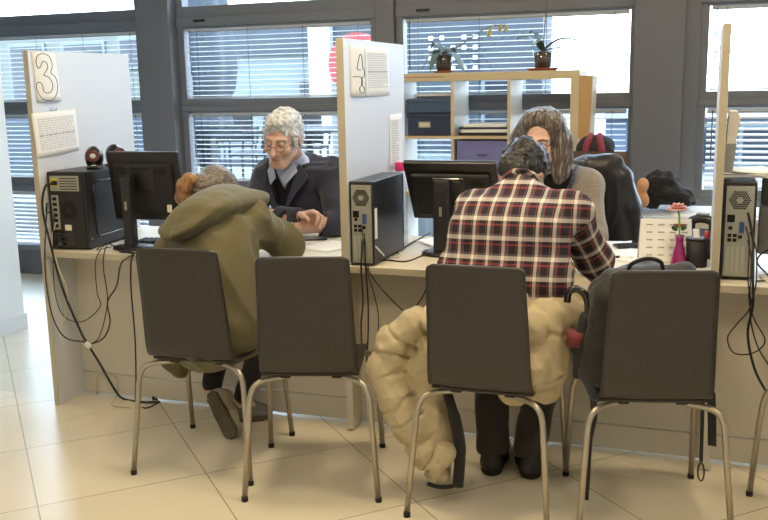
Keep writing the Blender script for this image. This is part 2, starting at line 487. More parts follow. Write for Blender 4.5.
def building(name, x0, x1, y0, y1, h, mt, wins, label, extra=()):
    o = empty(name, ((x0+x1)/2, y0, -0.05), label=label, cat='building')
    MB().box((x0, y0, -0.05), (x1, y1, h)).build('wall', mt, o, world=True)
    for (a, b, c, d) in wins:
        fr = MB().box((a-0.06, y0-0.05, c-0.06), (b+0.06, y0-0.01, d+0.06), 0.01).build('window', M['fac_pale'], o, world=True)
        MB().box((a, y0-0.07, c), (b, y0-0.04, d)).build('pane', M['fac_win'], fr, world=True)
    for (nm, mm, a, b, c, d, dep) in extra:
        MB().box((a, y0-dep, c), (b, y0, d), 0.01).build(nm, mm, o, world=True)
    return o
YB = 13.0
building('shop_building', -7.4, -4.42, YB, 17, 2.5, M['fac_pale'], [(-5.9, -5.45, 0.9, 1.55)], 'pale shop building with white pillar beyond the window behind the grey-haired man',
         [('fascia', M['fac_blue'], -7.4, -4.42, 1.98, 2.4, 0.12), ('pillar', M['fac_white'], -5.66, -5.3, -0.05, 2.5, 0.25), ('plinth', M['fac_blue'], -7.4, -4.42, -0.05, 0.35, 0.1)])
building('slate_building', -4.4, -2.12, YB-0.4, 13.4, 4.2, M['fac_blue'], [(-2.9, -2.4, 0.9, 1.5)], 'slate blue building behind the orchids beyond the window',
         [('plinth', M['fac_pale'], -4.4, -2.12, -0.05, 0.5, 0.1)] +
         [('glare_square', M['fac_glare'], -3.72+0.16*i, -3.66+0.16*i, 1.66+0.14*j, 1.72+0.14*j, 0.05) for i in range(5) for j in range(4) if (i*3+j*5) % 7 != 0])  # white squares paint the reflected glare dots onto the facade
building('apartment_building', -13.6, -8.6, YB+1, 18, 2.55, M['fac_cream'], [(-12.2, -11.5, 1.2, 2.3), (-11.0, -10.2, 1.2, 2.3), (-9.8, -9.3, 1.9, 2.35), (-12.2, -11.5, 0.1, 0.9), (-10.9, -10.0, 0.1, 0.8)],
         'cream building with dark windows beyond the left window', [('plinth', M['fac_blue'], -13.6, -8.6, -0.05, 1.02, 0.12)])
building('low_annex', -1.6, 4.4, 16, 20, 0.95, mat('annex_blue', srgb(84, 96, 112), 0.7), [(-0.9, 0.2, 0.1, 0.7), (0.6, 1.6, 0.1, 0.7)], 'low blue grey building beyond the right-hand windows', [('cornice', M['fac_white'], -1.6, 4.4, 0.85, 1.05, 0.15)])
# folded parasol
o = empty('folded_parasol', (-5.02, 8.6, -0.05), label='tall grey folded parasol outside the window left of the grey-haired man', cat='parasol')
MB().lathe([(0.03, 0), (0.03, 3.2)]).build('pole', M['cafe'], o)
prof = [(0.05, 1.0), (0.27, 1.12), (0.22, 1.36), (0.3, 1.52), (0.33, 1.75), (0.3, 2.2), (0.16, 3.0), (0.04, 3.2)]
MB().grid(lambda u, v: (lambda t, k: ((np.interp(t, range(8), [p[0] for p in prof])*(1+0.12*math.sin(8*k)))*math.cos(k), (np.interp(t, range(8), [p[0] for p in prof])*(1+0.12*math.sin(8*k)))*math.sin(k), np.interp(t, range(8), [p[1] for p in prof])))(v*7, u*2*math.pi), 49, 30).build('canopy', M['canvas'], o)
MB().box((-0.3, -0.3, 0), (0.3, 0.3, 0.08), 0.02).build('base', M['cafe'], o)
# round red sign
o = empty('round_red_sign', (-3.9, 10.2, 0.30), label='big round red sign outside, half hidden by the numeral four panel', cat='sign')
MB().cyl((0, 0.03, 0), (0, 0.03, 1.2), 0.03).build('post', M['fac_white'], o)
d_ = MB().lathe([(0.36, -0.02), (0.36, 0.02)], (0, 0, 1.43), 40, 'Y').build('disc', M['red_out'], o)
MB().lathe([(0.255, 0.018), (0.255, 0.026)], (0, 0, 1.39), 36, 'Y').build('pale_centre', M['fac_pale'], d_)
struct(MB().box((-9.0, 8.05, -0.06), (-2.0, 12.3, 0.30)).build('terrace_deck', M['pave']))
# terrace furniture
def cafe_table(x, y, label):
    o = empty('terrace_table', (x, y, 0.30), label=label, cat='table', group='terrace tables outside')
    MB().box((-0.4, -0.4, 0.70), (0.4, 0.4, 0.735), 0.01).build('tabletop', M['cafe'], o)
    MB().cyl((0, 0, 0.02), (0, 0, 0.7), 0.035).build('pedestal', M['cafe'], o)
    MB().box((-0.25, -0.25, 0), (0.25, 0.25, 0.03), 0.01).build('base', M['cafe'], o)
def cafe_chair(x, y, rz, label):
    o = empty('terrace_chair', (x, y, 0.30), R(rz), label=label, cat='chair', group='terrace chairs outside')
    MB().box((-0.23, -0.22, 0.43), (0.23, 0.22, 0.46), 0.012).build('seat', M['cafe'], o)
    MB().grid(lambda u, v: (-0.24+0.48*u, -0.23-0.06*v+0.05*(2*u-1)**2, 0.5+0.42*v), 9, 6, 0.02).build('backrest', M['cafe'], o)
    for sx in (-1, 1):
        MB().tube([(sx*0.23, -0.2, 0.46), (sx*0.25, -0.2, 0.66), (sx*0.25, 0.18, 0.67), (sx*0.23, 0.2, 0.46)], 0.014).build('armrest', M['cafe'], o)
        for sy in (-1, 1): MB().cyl((sx*0.21, sy*0.2, 0), (sx*0.21, sy*0.2, 0.44), 0.014).build('leg', M['cafe'], o)
cafe_table(-5.62, 9.5, 'dark terrace table outside behind the bent head of the woman in the parka')
cafe_table(-4.05, 9.1, 'dark terrace table outside right of the grey-haired man')
cafe_chair(-5.40, 8.55, 190, 'dark terrace chair outside nearest the window left of the grey-haired man')
cafe_chair(-4.80, 9.2, 100, 'dark terrace chair outside just left of the grey-haired man')
cafe_chair(-6.35, 9.3, -80, 'dark terrace chair outside at the far left of the terrace')
cafe_chair(-4.62, 10.3, 10, 'dark terrace chair outside behind the white hair of the man')
cafe_chair(-3.30, 9.3, 90, 'dark terrace chair outside beside the numeral four panel')
cafe_chair(-5.75, 10.6, 20, 'dark terrace chair outside at the rear of the terrace')
# ================================================================== counter and partitions
YC = 3.363
o = empty('service_counter', (-1.0, 3.55, 0), label='long pale laminate service counter with front panel, crossing the whole room', cat='counter')
MB().box((-2.849, YC+0.001, 0.7225), (3.4, 4.15, 0.7498), 0.002).build('worktop', M['counter'], o, world=True)
MB().box((-2.849, YC-0.0012, 0.7225), (3.4, YC+0.0012, 0.7495), 0.0005).build('edge_band', M['birch_edge'], o, world=True)
MB().box((-2.849, 3.553, 0.117), (3.4, 3.573, 0.7225)).build('front_panel', M['counter_front'], o, world=True)
MB().box((-2.849, 3.551, 0.012), (3.4, 3.573, 0.111), 0.001).build('plinth', M['counter_front'], o, world=True)
for x in (-2.45, -0.95, 0.55): MB().cyl((x, 3.562, 0), (x, 3.562, 0.02), 0.014).build('levelling_foot', M['black_matte'], o, world=True)
for x in (-1.408, 0.044, 1.5):
    MB().box((x, 3.455, 0.008), (x+0.03, 3.553, 0.7225), 0.001).build('support', M['counter_front'], o, world=True)
def partition(x0, x1, z0, label):
    o = empty('partition_panel', ((x0+x1)/2, (YC+4.12)/2, z0), label=label, cat='partition', group='white partition panels on the counter')
    MB().box((x0, YC+0.0012, z0), (x1, 4.12, 1.655), 0.001).build('panel', M['panel_white'], o, world=True)
    MB().box((x0+0.0005, YC-0.0015, z0), (x1-0.0005, YC+0.0012, 1.6545), 0.0005).build('edge_band', M['birch_edge'], o, world=True)
    return o
partition(-2.876, -2.8495, 0.0, 'white partition panel reaching to the floor, with the numeral three sheet on it')
partition(-1.374, -1.342, 0.7502, 'white partition panel beside the grey-haired man, with the numeral four sheet on it')
partition(0.044, 0.071, 0.7502, 'partition panel seen edge-on beside the pen cup and right-hand computer')

# ------------------------------------------------------------------ signs
def sheet(name, x, q, label, cat, curl=0.0, mt='paper', group=None):
    """paper on a partition face: q = four (Y,Z) corners tl,tr,br,bl"""
    tl, tr, br, bl = [np.array(p) for p in q]
    def fn(u, v):
        p = (tl*(1-u)+tr*u)*(1-v)+(bl*(1-u)+br*u)*v
        return (x+0.0006+curl*math.sin(math.pi*u)**0.8+0.002*v, p[0], p[1])
    root = empty(name, (x, (tl[0]+br[0])/2, min(bl[1], br[1])), label=label, cat=cat, group=group)
    MB().grid(fn, 17, 9, 0.0006).build('sheet', M[mt], root, world=True)
    return root, fn
def textlines(root, fn, rows, u0, u1, v0, v1, dark=()):
    rnd = random.Random(3)
    for nm, pick in (('printed_text', [r for r in range(rows) if r not in dark]), ('bold_text', list(dark))):
        if not pick: continue
        m = MB()
        for r in pick:
            v = v0+(v1-v0)*(r+0.5)/rows; h = (v1-v0)/rows*(0.36 if r in dark else 0.28); u = u0
            end = u1-(rnd.random()*0.35*(u1-u0) if r % 5 == 4 else 0)
            while u < end-0.01:
                wd = min(rnd.uniform(0.03, 0.11), end-u)
                a, b, c, d = [Vector(fn(uu, vv))+Vector((0.0009, 0, 0)) for uu, vv in ((u, v-h), (u+wd, v-h), (u+wd, v+h), (u, v+h))]
                m.prism([a, b, c, d], (0, 0, 0), (0.0002, 0, 0)); u += wd+0.018
        m.build(nm, M['print_dark' if nm == 'bold_text' else 'print'], root, world=True)
X3, X4, X5 = -2.8495, -1.342, 0.071
def yz(x, y, X): p = atx(x, y, X); return (p.y, p.z)
r, fn = sheet('numeral_sheet', X3, [yz(30.5, 51, X3), yz(55, 54, X3), yz(61, 101, X3), yz(36.5, 102, X3)], 'sheet with a large outlined numeral 3, top of the left partition', 'sign', 0.016, 'paper')
dig3 = [(105, 145), (115, 100), (150, 82), (195, 95), (220, 140), (220, 180), (207, 218), (245, 245), (268, 300), (258, 365), (222, 415), (185, 424), (150, 412), (125, 375), (112, 330), (115, 297), (132, 293), (148, 315), (152, 350), (175, 370), (205, 358), (220, 320), (208, 275), (182, 248), (155, 240), (165, 215), (182, 185), (178, 152), (158, 137), (142, 148), (132, 180), (118, 187)]
def on_sheet(fnn, u, v, lift=0.0012): return Vector(fnn(min(max(u, 0), 1), min(max(v, 0), 1)))+Vector((lift, 0, 0))
def digit(points, box, root, fnn, r=0.0016, closed=True):
    x0, y0, x1, y1, sk = box; pl = []
    for (px, py) in spline(points+[points[0]] if closed else points, 5):
        v = (py-y0)/(y1-y0); u = (px-x0-sk*v)/(x1-x0); pl.append(on_sheet(fnn, u, v))
    MB().tube(pl, r, 6).build('numeral', M['ink'], root, world=True)
digit(dig3, (78, 70, 270, 432, 40), r, fn)
r, fn = sheet('printed_notice', X3, [yz(31, 113.5, X3), yz(75, 109, X3), yz(79.5, 150, X3), yz(37, 158.5, X3)], 'white printed notice taped below the numeral 3 on the left partition', 'notice', 0.004)
textlines(r, fn, 14, 0.1, 0.92, 0.13, 0.86, (7,))
MB().grid(lambda u, v: (X3+0.0065-0.005*v, 3.47+0.05*u, 1.40-0.035*v), 4, 4, 0.0004).build('tape', M['clear_plastic'], r, world=True)
r, fn = sheet('numeral_sheet', X4, [yz(349.5, 43.5, X4), yz(363.5, 46.2, X4), yz(364.5, 97, X4), yz(350.5, 96.5, X4)], 'sheet with a large outlined numeral 4, top of the middle partition', 'sign', 0.014, 'paper')
dig4 = [(112, 302), (160, 302), (162, 360), (150, 380), (150, 405), (165, 422), (185, 418), (193, 400), (188, 378), (174, 364), (172, 306), (190, 298), (203, 275), (198, 245), (180, 234), (174, 200), (170, 150), (163, 128), (153, 130), (146, 160), (134, 240), (158, 247)]
digit(dig4, (100, 55, 215, 450, 5), r, fn, 0.0014, False)
r, fn = sheet('printed_notice', X4, [yz(364.2, 46.3, X4), yz(387, 47.8, X4), yz(389, 95, X4), yz(365.2, 97, X4)], 'white printed notice right of the numeral 4 on the middle partition', 'notice', 0.003)
textlines(r, fn, 16, 0.1, 0.95, 0.12, 0.84, (8,))
r, fn = sheet('plain_notice', X4, [yz(388.8, 115, X4), yz(401, 113, X4), yz(402, 168, X4), yz(389.5, 170, X4)], 'pale notice low on the middle partition above the pink bottle cap', 'notice', 0.002)
textlines(r, fn, 18, 0.15, 0.7, 0.1, 0.9)

# ================================================================== stacking chairs
def make_chair():
    o = empty('stacking_chair', (0, 0, 0))
    prof = [(-0.262, 0.902), (-0.258, 0.86), (-0.245, 0.78), (-0.232, 0.70), (-0.222, 0.62), (-0.212, 0.54), (-0.203, 0.497), (-0.188, 0.470), (-0.16, 0.457)]
    seatp = [(-0.16, 0.457), (-0.08, 0.451), (0.02, 0.450), (0.12, 0.457), (0.18, 0.462), (0.215, 0.455), (0.235, 0.436)]
    bp = spline([(0, y, z) for y, z in prof], 4); sp = spline([(0, y, z) for y, z in seatp], 4)
    def width(z): return 0.162+0.016*min(1, max(0, (0.9-z)/0.42))
    def back(u, v):
        p = bp[round(v*(len(bp)-1))]; w = width(p.z); s = 2*u-1
        dtop = (0.902-p.z); rr = 0.022
        if dtop < rr: w -= rr-math.sqrt(max(0, rr*rr-(rr-dtop)**2))
        return (s*w, p.y+0.012*(s*s)*-1*0 - 0.010*(1-s*s), p.z)
    MB().grid(back, 15, len(bp), 0.011).build('backrest', M['shell'], o)
    def seat(u, v):
        p = sp[round(v*(len(sp)-1))]; s = 2*u-1; w = 0.174+0.008*v
        return (s*w, p.y-0.010*(1-s*s)*(1-v), p.z-0.006*(1-s*s)*v)
    MB().grid(seat, 15, len(sp), 0.011).build('seat', M['shell'], o)
    for sx in (-1, 1):
        for fy, foot in ((-1, (0.243, -0.25)), (1, (0.232, 0.25))):
            y0 = -0.13 if fy < 0 else 0.10
            y1 = -0.205 if fy < 0 else 0.195
            pts = spline([(sx*0.10, y0, 0.432), (sx*0.15, (y0*0.6+y1*0.4), 0.432), (sx*0.192, (y0*0.15+y1*0.85), 0.424), (sx*0.213, y1, 0.385), (sx*0.221, y1+(foot[1]-y1)*0.25, 0.30)], 6)+[Vector((sx*foot[0], foot[1], 0.012))]
            l = MB().tube(pts, 0.0105, 12).build('leg', M['tube'], o)
            MB().cyl((sx*foot[0]*1.0, foot[1], 0.0), (sx*foot[0], foot[1], 0.018), 0.012).build('rubber_foot', M['rubber'], l)
            MB().box((sx*0.10-0.025, y0-0.018, 0.43), (sx*0.10+0.025, y0+0.018, 0.449), 0.004).build('bracket', M['black_matte'], l)
    return o
ch = make_chair()
spots = [(-1.823, 3.065, 5.5, 'dark laminate chair under the woman in the olive parka'),
         (-1.352, 3.02, 16.5, 'empty dark laminate chair between the parka woman and the beige coat'),
         (-0.672, 3.02, 0, 'dark laminate chair under the man in the plaid shirt, beige coat over it'),
         (-0.155, 3.08, 14, 'dark laminate chair with the black backpack, right of the plaid man'),
         (0.475, 3.07, 8, 'chair at the right edge with only a metal leg showing')]
for i, (x, y, a, lab) in enumerate(spots):
    c = ch if i == 0 else copy_tree(ch)
    c.location = (x, y, 0); c.rotation_euler.z = R(a); tag(c, lab, 'chair', 'dark stacking chairs along the counter')

# ================================================================== computers
def hexvent(m, cx, cz, r, y, pitch=0.0085, hole=0.0036):
    n = int(r/pitch)+1
    for i in range(-n, n+1):
        for j in range(-n, n+1):
            x = (i+0.5*(j % 2))*pitch; z = j*pitch*0.87
            if 0.35*r < math.hypot(x, z) < r: m.lathe([(hole, -0.0006), (hole, 0.0006)], (cx+x, y, cz+z), 6, 'Y')
def slim_tower(loc, rz, w, d, h, label):
    o = empty('computer_tower', loc, R(rz), label=label, cat='computer', group='slim upright computers on the counter')
    MB().box((0, 0.008, 0.006), (w, d, h), 0.004).build('case', M['black_plastic'], o)
    MB().box((0.0, d, 0.006), (w, d+0.018, h), 0.006).build('front_bezel', M['black_gloss'], o)
    p = MB().box((0.010, 0.003, 0.014), (w-0.008, 0.010, h-0.014), 0.001).build('rear_plate', M['steel_plate'], o)
    m = MB(); hexvent(m, w*0.5, h-0.065, 0.036, 0.0022); m.build('fan_grille', M['dark_hole'], p)
    MB().lathe([(0.012, -0.002), (0.012, 0.001)], (w*0.5, 0.002, h-0.065), 6, 'Y').build('fan_hub', M['steel_plate'], p)
    MB().box((0.016, 0.0, h-0.145), (0.042, 0.004, h-0.118), 0.001).build('power_inlet', M['dark_hole'], p)
    m = MB()
    for k, (px, pz) in enumerate([(0.02, .165), (0.038, .165), (0.02, .148), (0.038, .148), (0.056, .16), (0.022, .192)]): m.box((px, 0.0005, pz-0.006), (px+0.013, 0.004, pz+0.006), 0.0008)
    m.build('ports', M['dark_hole'], p)
    MB().box((0.058, -0.004, 0.175), (0.074, 0.004, 0.215), 0.002).build('video_plug', mat('blue_plug', srgb(50, 78, 140), 0.5), p)
    m = MB()
    for k in range(4): m.box((0.016+k*0.017, 0.0005, 0.03), (0.030+k*0.017, 0.004, 0.125), 0.001)
    m.build('slot_cover', mat('slot_metal', srgb(178, 176, 160), 0.4, 0.4), p)
    MB().box((w-0.0005, 0.02, h*0.32), (w+0.001, 0.048, h*0.68), 0.0004).build('side_label', M['paper'], o)
    for sx in (0.012, w-0.03):
        for sy in (0.03, d-0.05): MB().box((sx, sy, 0), (sx+0.018, sy+0.03, 0.007), 0.002).build('foot', M['rubber'], o)
    return o
ZT = 0.75
slim_tower((-1.3405, 3.372, ZT), 0, 0.103, 0.385, 0.345, 'slim black computer tower beside the numeral four partition')
slim_tower((0.0755, 3.455, ZT), 0, 0.112, 0.40, 0.358, 'slim black computer tower at far right with papers on top')
o = empty('computer_tower', (-2.843, 3.402, ZT), R(5), label='wide black computer tower at the left counter end under two small speakers', cat='computer')
w, d, h = 0.195, 0.42, 0.362
MB().box((0, 0.006, 0.008), (w, d, h), 0.005).build('case', M['black_plastic'], o)
MB().box((0, d, 0.008), (w, d+0.03, h), 0.012).build('front_bezel', M['black_gloss'], o)
MB().box((0.008, 0.001, 0.015), (w-0.010, 0.008, h-0.01), 0.002).build('rear_plate', M['black_matte'], o)
pp = MB().box((0.018, -0.002, h-0.088), (w-0.028, 0.006, h-0.018), 0.002).build('power_supply', M['steel_plate'], o)
m = MB()
for k in range(5): m.box((0.07, -0.003, h-0.080+k*0.012), (w-0.036, 0.001, h-0.076+k*0.012))
m.build('vent_slits', M['dark_hole'], pp)
MB().box((0.022, -0.004, h-0.066), (0.058, 0.001, h-0.030), 0.002).build('inlet_label', mat('yellow_label', srgb(206, 190, 40), 0.6), pp)
MB().box((0.03, -0.010, h-0.060), (0.058, 0.001, h-0.040), 0.003).build('power_plug', M['black_matte'], pp)
ip = MB().box((0.018, -0.001, 0.095), (0.055, 0.006, 0.255), 0.001).build('port_plate', M['steel_plate'], o)
m = MB()
for k in range(6): m.box((0.024, -0.002, 0.105+k*0.025), (0.046, 0.001, 0.120+k*0.025), 0.001)
m.build('ports', M['dark_hole'], ip)
m = MB(); hexvent(m, 0.105, 0.185, 0.042, 0.0005); m.build('fan_grille', M['dark_hole'], o)
MB().box((0.078, -0.001, 0.092), (0.112, 0.003, 0.118), 0.001).build('sticker', M['paper_warm'], o)
m = MB()
for k in range(3): m.box((0.02, -0.001, 0.02+k*0.022), (0.125, 0.003, 0.036+k*0.022), 0.001)
m.build('slot_cover', M['black_gloss'], o)
m = MB(); y0, y1, z0, z1 = 0.075, 0.36, 0.055, 0.31
m.tube([(w, y0, z0+0.02), (w, y0+0.02, z0), (w, y1-0.02, z0), (w, y1, z0+0.02), (w, y1, z1-0.02), (w, y1-0.02, z1), (w, y0+0.02, z1), (w, y0, z1-0.02)], 0.005, 8, closed=True)
m.build('side_ridge', M['black_gloss'], o)
MB().lathe([(0.004, 0), (0.004, 0.003)], (w, 0.03, 0.05), 10, 'X').build('screw', M['tube'], o)
for sx in (0.012, w-0.034):
    for sy in (0.03, d-0.04): MB().box((sx, sy, 0), (sx+0.022, sy+0.03, 0.009), 0.003).build('foot', M['rubber'], o)
# speakers
M['spk_ring'] = mat('dark_red_ring', srgb(92, 42, 36), 0.35); M['cone'] = mat('silver_cone', srgb(205, 205, 208), 0.4, 0.1)
def speaker(loc, rz, label):
    o = empty('desk_speaker', loc, R(rz), label=label, cat='speaker', group='pair of small desk speakers'); o.scale = (1.18, 1.18, 1.02)
    s = SDF((-0.06, -0.055, -0.005), (0.06, 0.06, 0.12), 0.0025)
    s.ell((0, 0.004, 0.052), (0.036, 0.036, 0.053), k=0.0); s.box((0, 0.006, 0.006), (0.03, 0.03, 0.006), 0.004, k=0.015); s.plane((0, 0, 0.0), (0, 0, -1), 0.002)
    b = s.build('cabinet', M['black_gloss'])
    b.parent = o
    MB().lathe([(0.0225, 0.030), (0.027, 0.034), (0.0275, 0.038), (0.020, 0.0365)], (0, 0, 0.062), 28, 'Y').build('ring', M['spk_ring'], o)
    MB().lathe([(0.021, 0.030), (0.019, 0.0345), (0.012, 0.034), (0.011, 0.038), (0.006, 0.041), (0.001, 0.0415)], (0, 0, 0.062), 28, 'Y').build('cone', M['cone'], o)
    MB().box((-0.009, -0.034, 0.017), (0.009, -0.028, 0.021), 0.001).build('badge', M['cone'], o)
speaker((-2.69, 3.56, ZT+0.3625), 30, 'front small black desk speaker with silver cone on left computer tower')
speaker((-2.675, 3.70, ZT+0.3625), 66, 'rear small black desk speaker half hidden behind the other, on left computer tower')

def monitor(loc, rz, tilt, w, h, zc, neck_w, label, round_base, dy=0.06, dx=0.0):
    """back towards -y; screen faces +y"""
    o = empty('monitor', loc, R(rz), label=label, cat='monitor', group='black monitors seen from behind')
    T = Matrix.Translation((dx, dy, zc)) @ Matrix.Rotation(R(tilt), 4, 'X')
    def part(mb, name, m, par=o):
        bmesh.ops.transform(mb.bm, matrix=T, verts=mb.bm.verts); return mb.build(name, m, par)
    b = part(MB().box((-w/2, -0.012, -h/2), (w/2, 0.014, h/2), 0.006), 'housing', M['black_plastic'])
    part(MB().box((-w/2+0.012, 0.013, -h/2+0.018), (w/2-0.012, 0.0165, h/2-0.012)), 'screen', mat('screen_glass', srgb(40, 46, 58), 0.15), b)
    part(MB().box((-w/2+0.03, -0.034, -h/2+0.035), (w/2-0.03, -0.01, h/2-0.05), 0.014, seg=3), 'rear_cover', M['black_matte'])
    part(MB().box((-0.075, -0.041, -0.01), (0.065, -0.03, h/2-0.06), 0.005), 'mount_plate', M['black_plastic'])
    part(MB().box((-0.045, -0.047, h/2-0.075), (0.05, -0.038, h/2-0.055), 0.004), 'latch', M['black_gloss'])
    for q in (-1, 1):
        m = MB()
        for k in range(7): m.box((q*(w/2-0.0615-k*0.008)-0.0015, -0.0355, h/2-0.07-0.03), (q*(w/2-0.0615-k*0.008)+0.0015, -0.033, h/2-0.07), 0)
        part(m, 'vent', M['dark_hole'])
    MB().box((-neck_w/2, -0.030, 0.010), (neck_w/2, 0.018, zc+0.055), 0.009, seg=3).build('neck', M['black_plastic'], o)
    MB().box((-0.008, -0.033, zc-0.10), (0.004, -0.028, zc-0.06), 0.002).build('cable_clip', M['tube'], o)
    if round_base: MB().lathe([(0.09, 0), (0.098, 0.004), (0.096, 0.010), (0.05, 0.016), (0.02, 0.018)], (0, 0.02, 0), 40).build('base', M['black_plastic'], o)
    else: MB().grid(lambda u, v: ((2*u-1)*0.115, -0.05+0.2*v, 0.014+0.006*math.sin(math.pi*v)), 8, 8, 0.013).build('base', M['black_plastic'], o)
    return o
mo = monitor((-2.482, 3.515, ZT), 5, 8, 0.36, 0.325, 0.283, 0.052, 'black monitor between left computer and the parka woman, its back to us', True, 0.085, 0.047)
MB().box((0.165, 0.045, 0.165), (0.187, 0.053, 0.20), 0.002).build('sticker', M['paper_warm'], mo)
monitor((-1.04, 3.70, ZT), 0, 31, 0.405, 0.305, 0.27, 0.072, 'black monitor beside the plaid man, tilted with its back to us', True, 0.07, 0.03)
# grey monitor at right edge
o = empty('grey_monitor', (0.36, 3.72, ZT), R(-12), label='grey screen at the right frame edge behind the cable bundle', cat='monitor')
MB().box((-0.15, -0.012, 0.05), (0.25, 0.012, 0.24), 0.008).build('housing', mat('grey_plastic', srgb(126, 126, 122), 0.5), o)
MB().box((-0.145, -0.014, 0.24), (0.245, 0.010, 0.36), 0.008).build('upper_cover', mat('dark_grey_plastic', srgb(72, 72, 72), 0.6), o)
MB().box((0.02, -0.02, 0.0), (0.08, 0.03, 0.06), 0.006).build('stand', M['black_matte'], o)
MB().box((-0.06, -0.06, 0.0), (0.16, 0.08, 0.012), 0.005).build('base', M['black_matte'], o)

# ================================================================== things on the counter
def paper(x, y, z, w, l, rz, label, mt='paper', group='loose papers on the counter', n=1):
    o = MB().grid(lambda u, v: ((u-0.5)*w, (v-0.5)*l, 0.0004+0.004*(max(0, abs(u-0.5)-0.38)/0.12)**2*(v)), 12, 6, -0.0012 if n == 1 else -0.0012*n).build('paper_sheet', M[mt])
    o.location = (x, y, z+0.0018*n); o.rotation_euler.z = R(rz); tag(o, label, 'paper', group)
    return o
paper(-1.80, 3.96, ZT, 0.21, 0.297, 28, 'white sheet lying flat in front of the hands of the grey-haired man')
paper(-1.60, 3.80, ZT, 0.21, 0.297, -20, 'white sheet on the counter close to the numeral four partition edge')
paper(-1.55, 4.00, ZT, 0.21, 0.297, 70, 'cream sheet on the counter under the left cuff of the grey-haired man', 'paper_warm')
paper(-0.44, 3.54, ZT, 0.21, 0.297, 18, 'white form under the forearms of the plaid man')
paper(-0.42, 3.98, ZT, 0.297, 0.42, 5, 'large white sheet in front of the woman with glasses')
paper(-0.24, 3.86, ZT, 0.21, 0.297, -25, 'white sheet half under the desk calendar')
paper(-2.30, 3.86, ZT, 0.21, 0.297, 14, 'white sheet behind the left monitor neck beside the parka sleeve')
paper(0.33, 3.50, ZT, 0.21, 0.20, 10, 'white sheet on the counter at the right frame edge')
paper(-1.10, 3.98, ZT, 0.21, 0.297, 40, 'white sheet behind the tilted monitor base')
o = MB().prism([(-0.004, 0, 0), (0.004, 0, 0), (0.004, 0, 0.006), (-0.004, 0, 0.006)], (0, 0, 0), (0, 0.14, 0)).build('pen', mat('dark_pen', srgb(40, 44, 70), 0.4)); o.location = (-1.80, 3.86, ZT+0.003); o.rotation_euler.z = R(-62)
tag(o, 'dark pen lying on the paper in front of the grey-haired man', 'pen')
o = empty('keyboard', (-2.33, 3.66, ZT), R(8), label='black keyboard lying on the counter behind the left monitor neck', cat='keyboard')
MB().box((-0.2, -0.06, 0.002), (0.2, 0.06, 0.018), 0.005).build('base', M['black_plastic'], o)
m = MB()
for i in range(15):
    for j in range(5): m.box((-0.19+i*0.0255, -0.05+j*0.021, 0.018), (-0.169+i*0.0255, -0.033+j*0.021, 0.024), 0.002, seg=1)
m.build('keys', M['black_matte'], o)
o = empty('mouse', (-2.215, 3.80, ZT), R(40), label='black computer mouse near the left monitor beside the parka sleeve', cat='mouse')
MB().sphere((0, 0, 0.012), 0.03, (1, 1.7, 0.75)).build('shell', M['black_gloss'], o)
MB().box((-0.028, -0.045, 0), (0.028, 0.045, 0.008), 0.004).build('base', M['black_matte'], o)
# mobile / glasses case on the desk
o = empty('mobile_phone', (-0.285, 4.05, ZT), R(-65), label='black phone lying on the white sheet left of the desk calendar', cat='phone')
MB().box((-0.035, -0.07, 0.002), (0.035, 0.07, 0.016), 0.006).build('body', M['black_gloss'], o)
MB().box((-0.027, -0.045, 0.0155), (0.027, 0.05, 0.0175), 0.001).build('screen', mat('phone_screen', srgb(60, 66, 74), 0.1), o)
# bottle
o = empty('water_bottle', (-1.306, 3.93, ZT), label='clear water bottle with pink cap behind the middle computer tower', cat='bottle')
MB().lathe([(0.03, 0.0), (0.034, 0.006), (0.034, 0.06), (0.031, 0.068), (0.034, 0.076), (0.034, 0.13), (0.031, 0.138), (0.034, 0.146), (0.034, 0.23), (0.03, 0.27), (0.014, 0.335), (0.013, 0.345)], n=24).build('body', M['clear_plastic'], o)
MB().lathe([(0.021, 0.337), (0.0225, 0.341), (0.0225, 0.371), (0.02, 0.376)], n=24).build('cap', mat('pink_cap', srgb(214, 50, 120), 0.4), o)
# calendar
o = empty('desk_calendar', (-0.13, 3.775, ZT), R(8), label='white tented desk calendar behind the pink vase', cat='calendar')
cw = 0.104
MB().prism([(-cw, -0.035, 0.002), (cw, -0.035, 0.002), (cw-0.006, 0.0, 0.172), (-cw+0.006, 0.0, 0.172)], (0, 0, 0), (0, 0.0025, 0)).build('front_leaf', M['paper'], o)
MB().prism([(-cw, 0.05, 0.002), (cw, 0.05, 0.002), (cw-0.006, 0.003, 0.172), (-cw+0.006, 0.003, 0.172)], (0, 0, 0), (0, 0.0025, 0)).build('back_leaf', M['paper_warm'], o)
m = MB()
for i in range(5):
    for j in range(4):
        zz = 0.028+i*0.03; yy = -0.0358+(zz/0.172)*0.035; xx = -0.075+j*0.045
        m.box((xx, yy-0.001, zz), (xx+0.024, yy+0.001, zz+0.004))
m.build('date_marks', M['print_dark'], o)
MB().box((0.03, -0.0085, 0.138), (0.078, -0.0045, 0.153)).build('red_heading', mat('dark_red_print', srgb(150, 52, 62), 0.7), o)
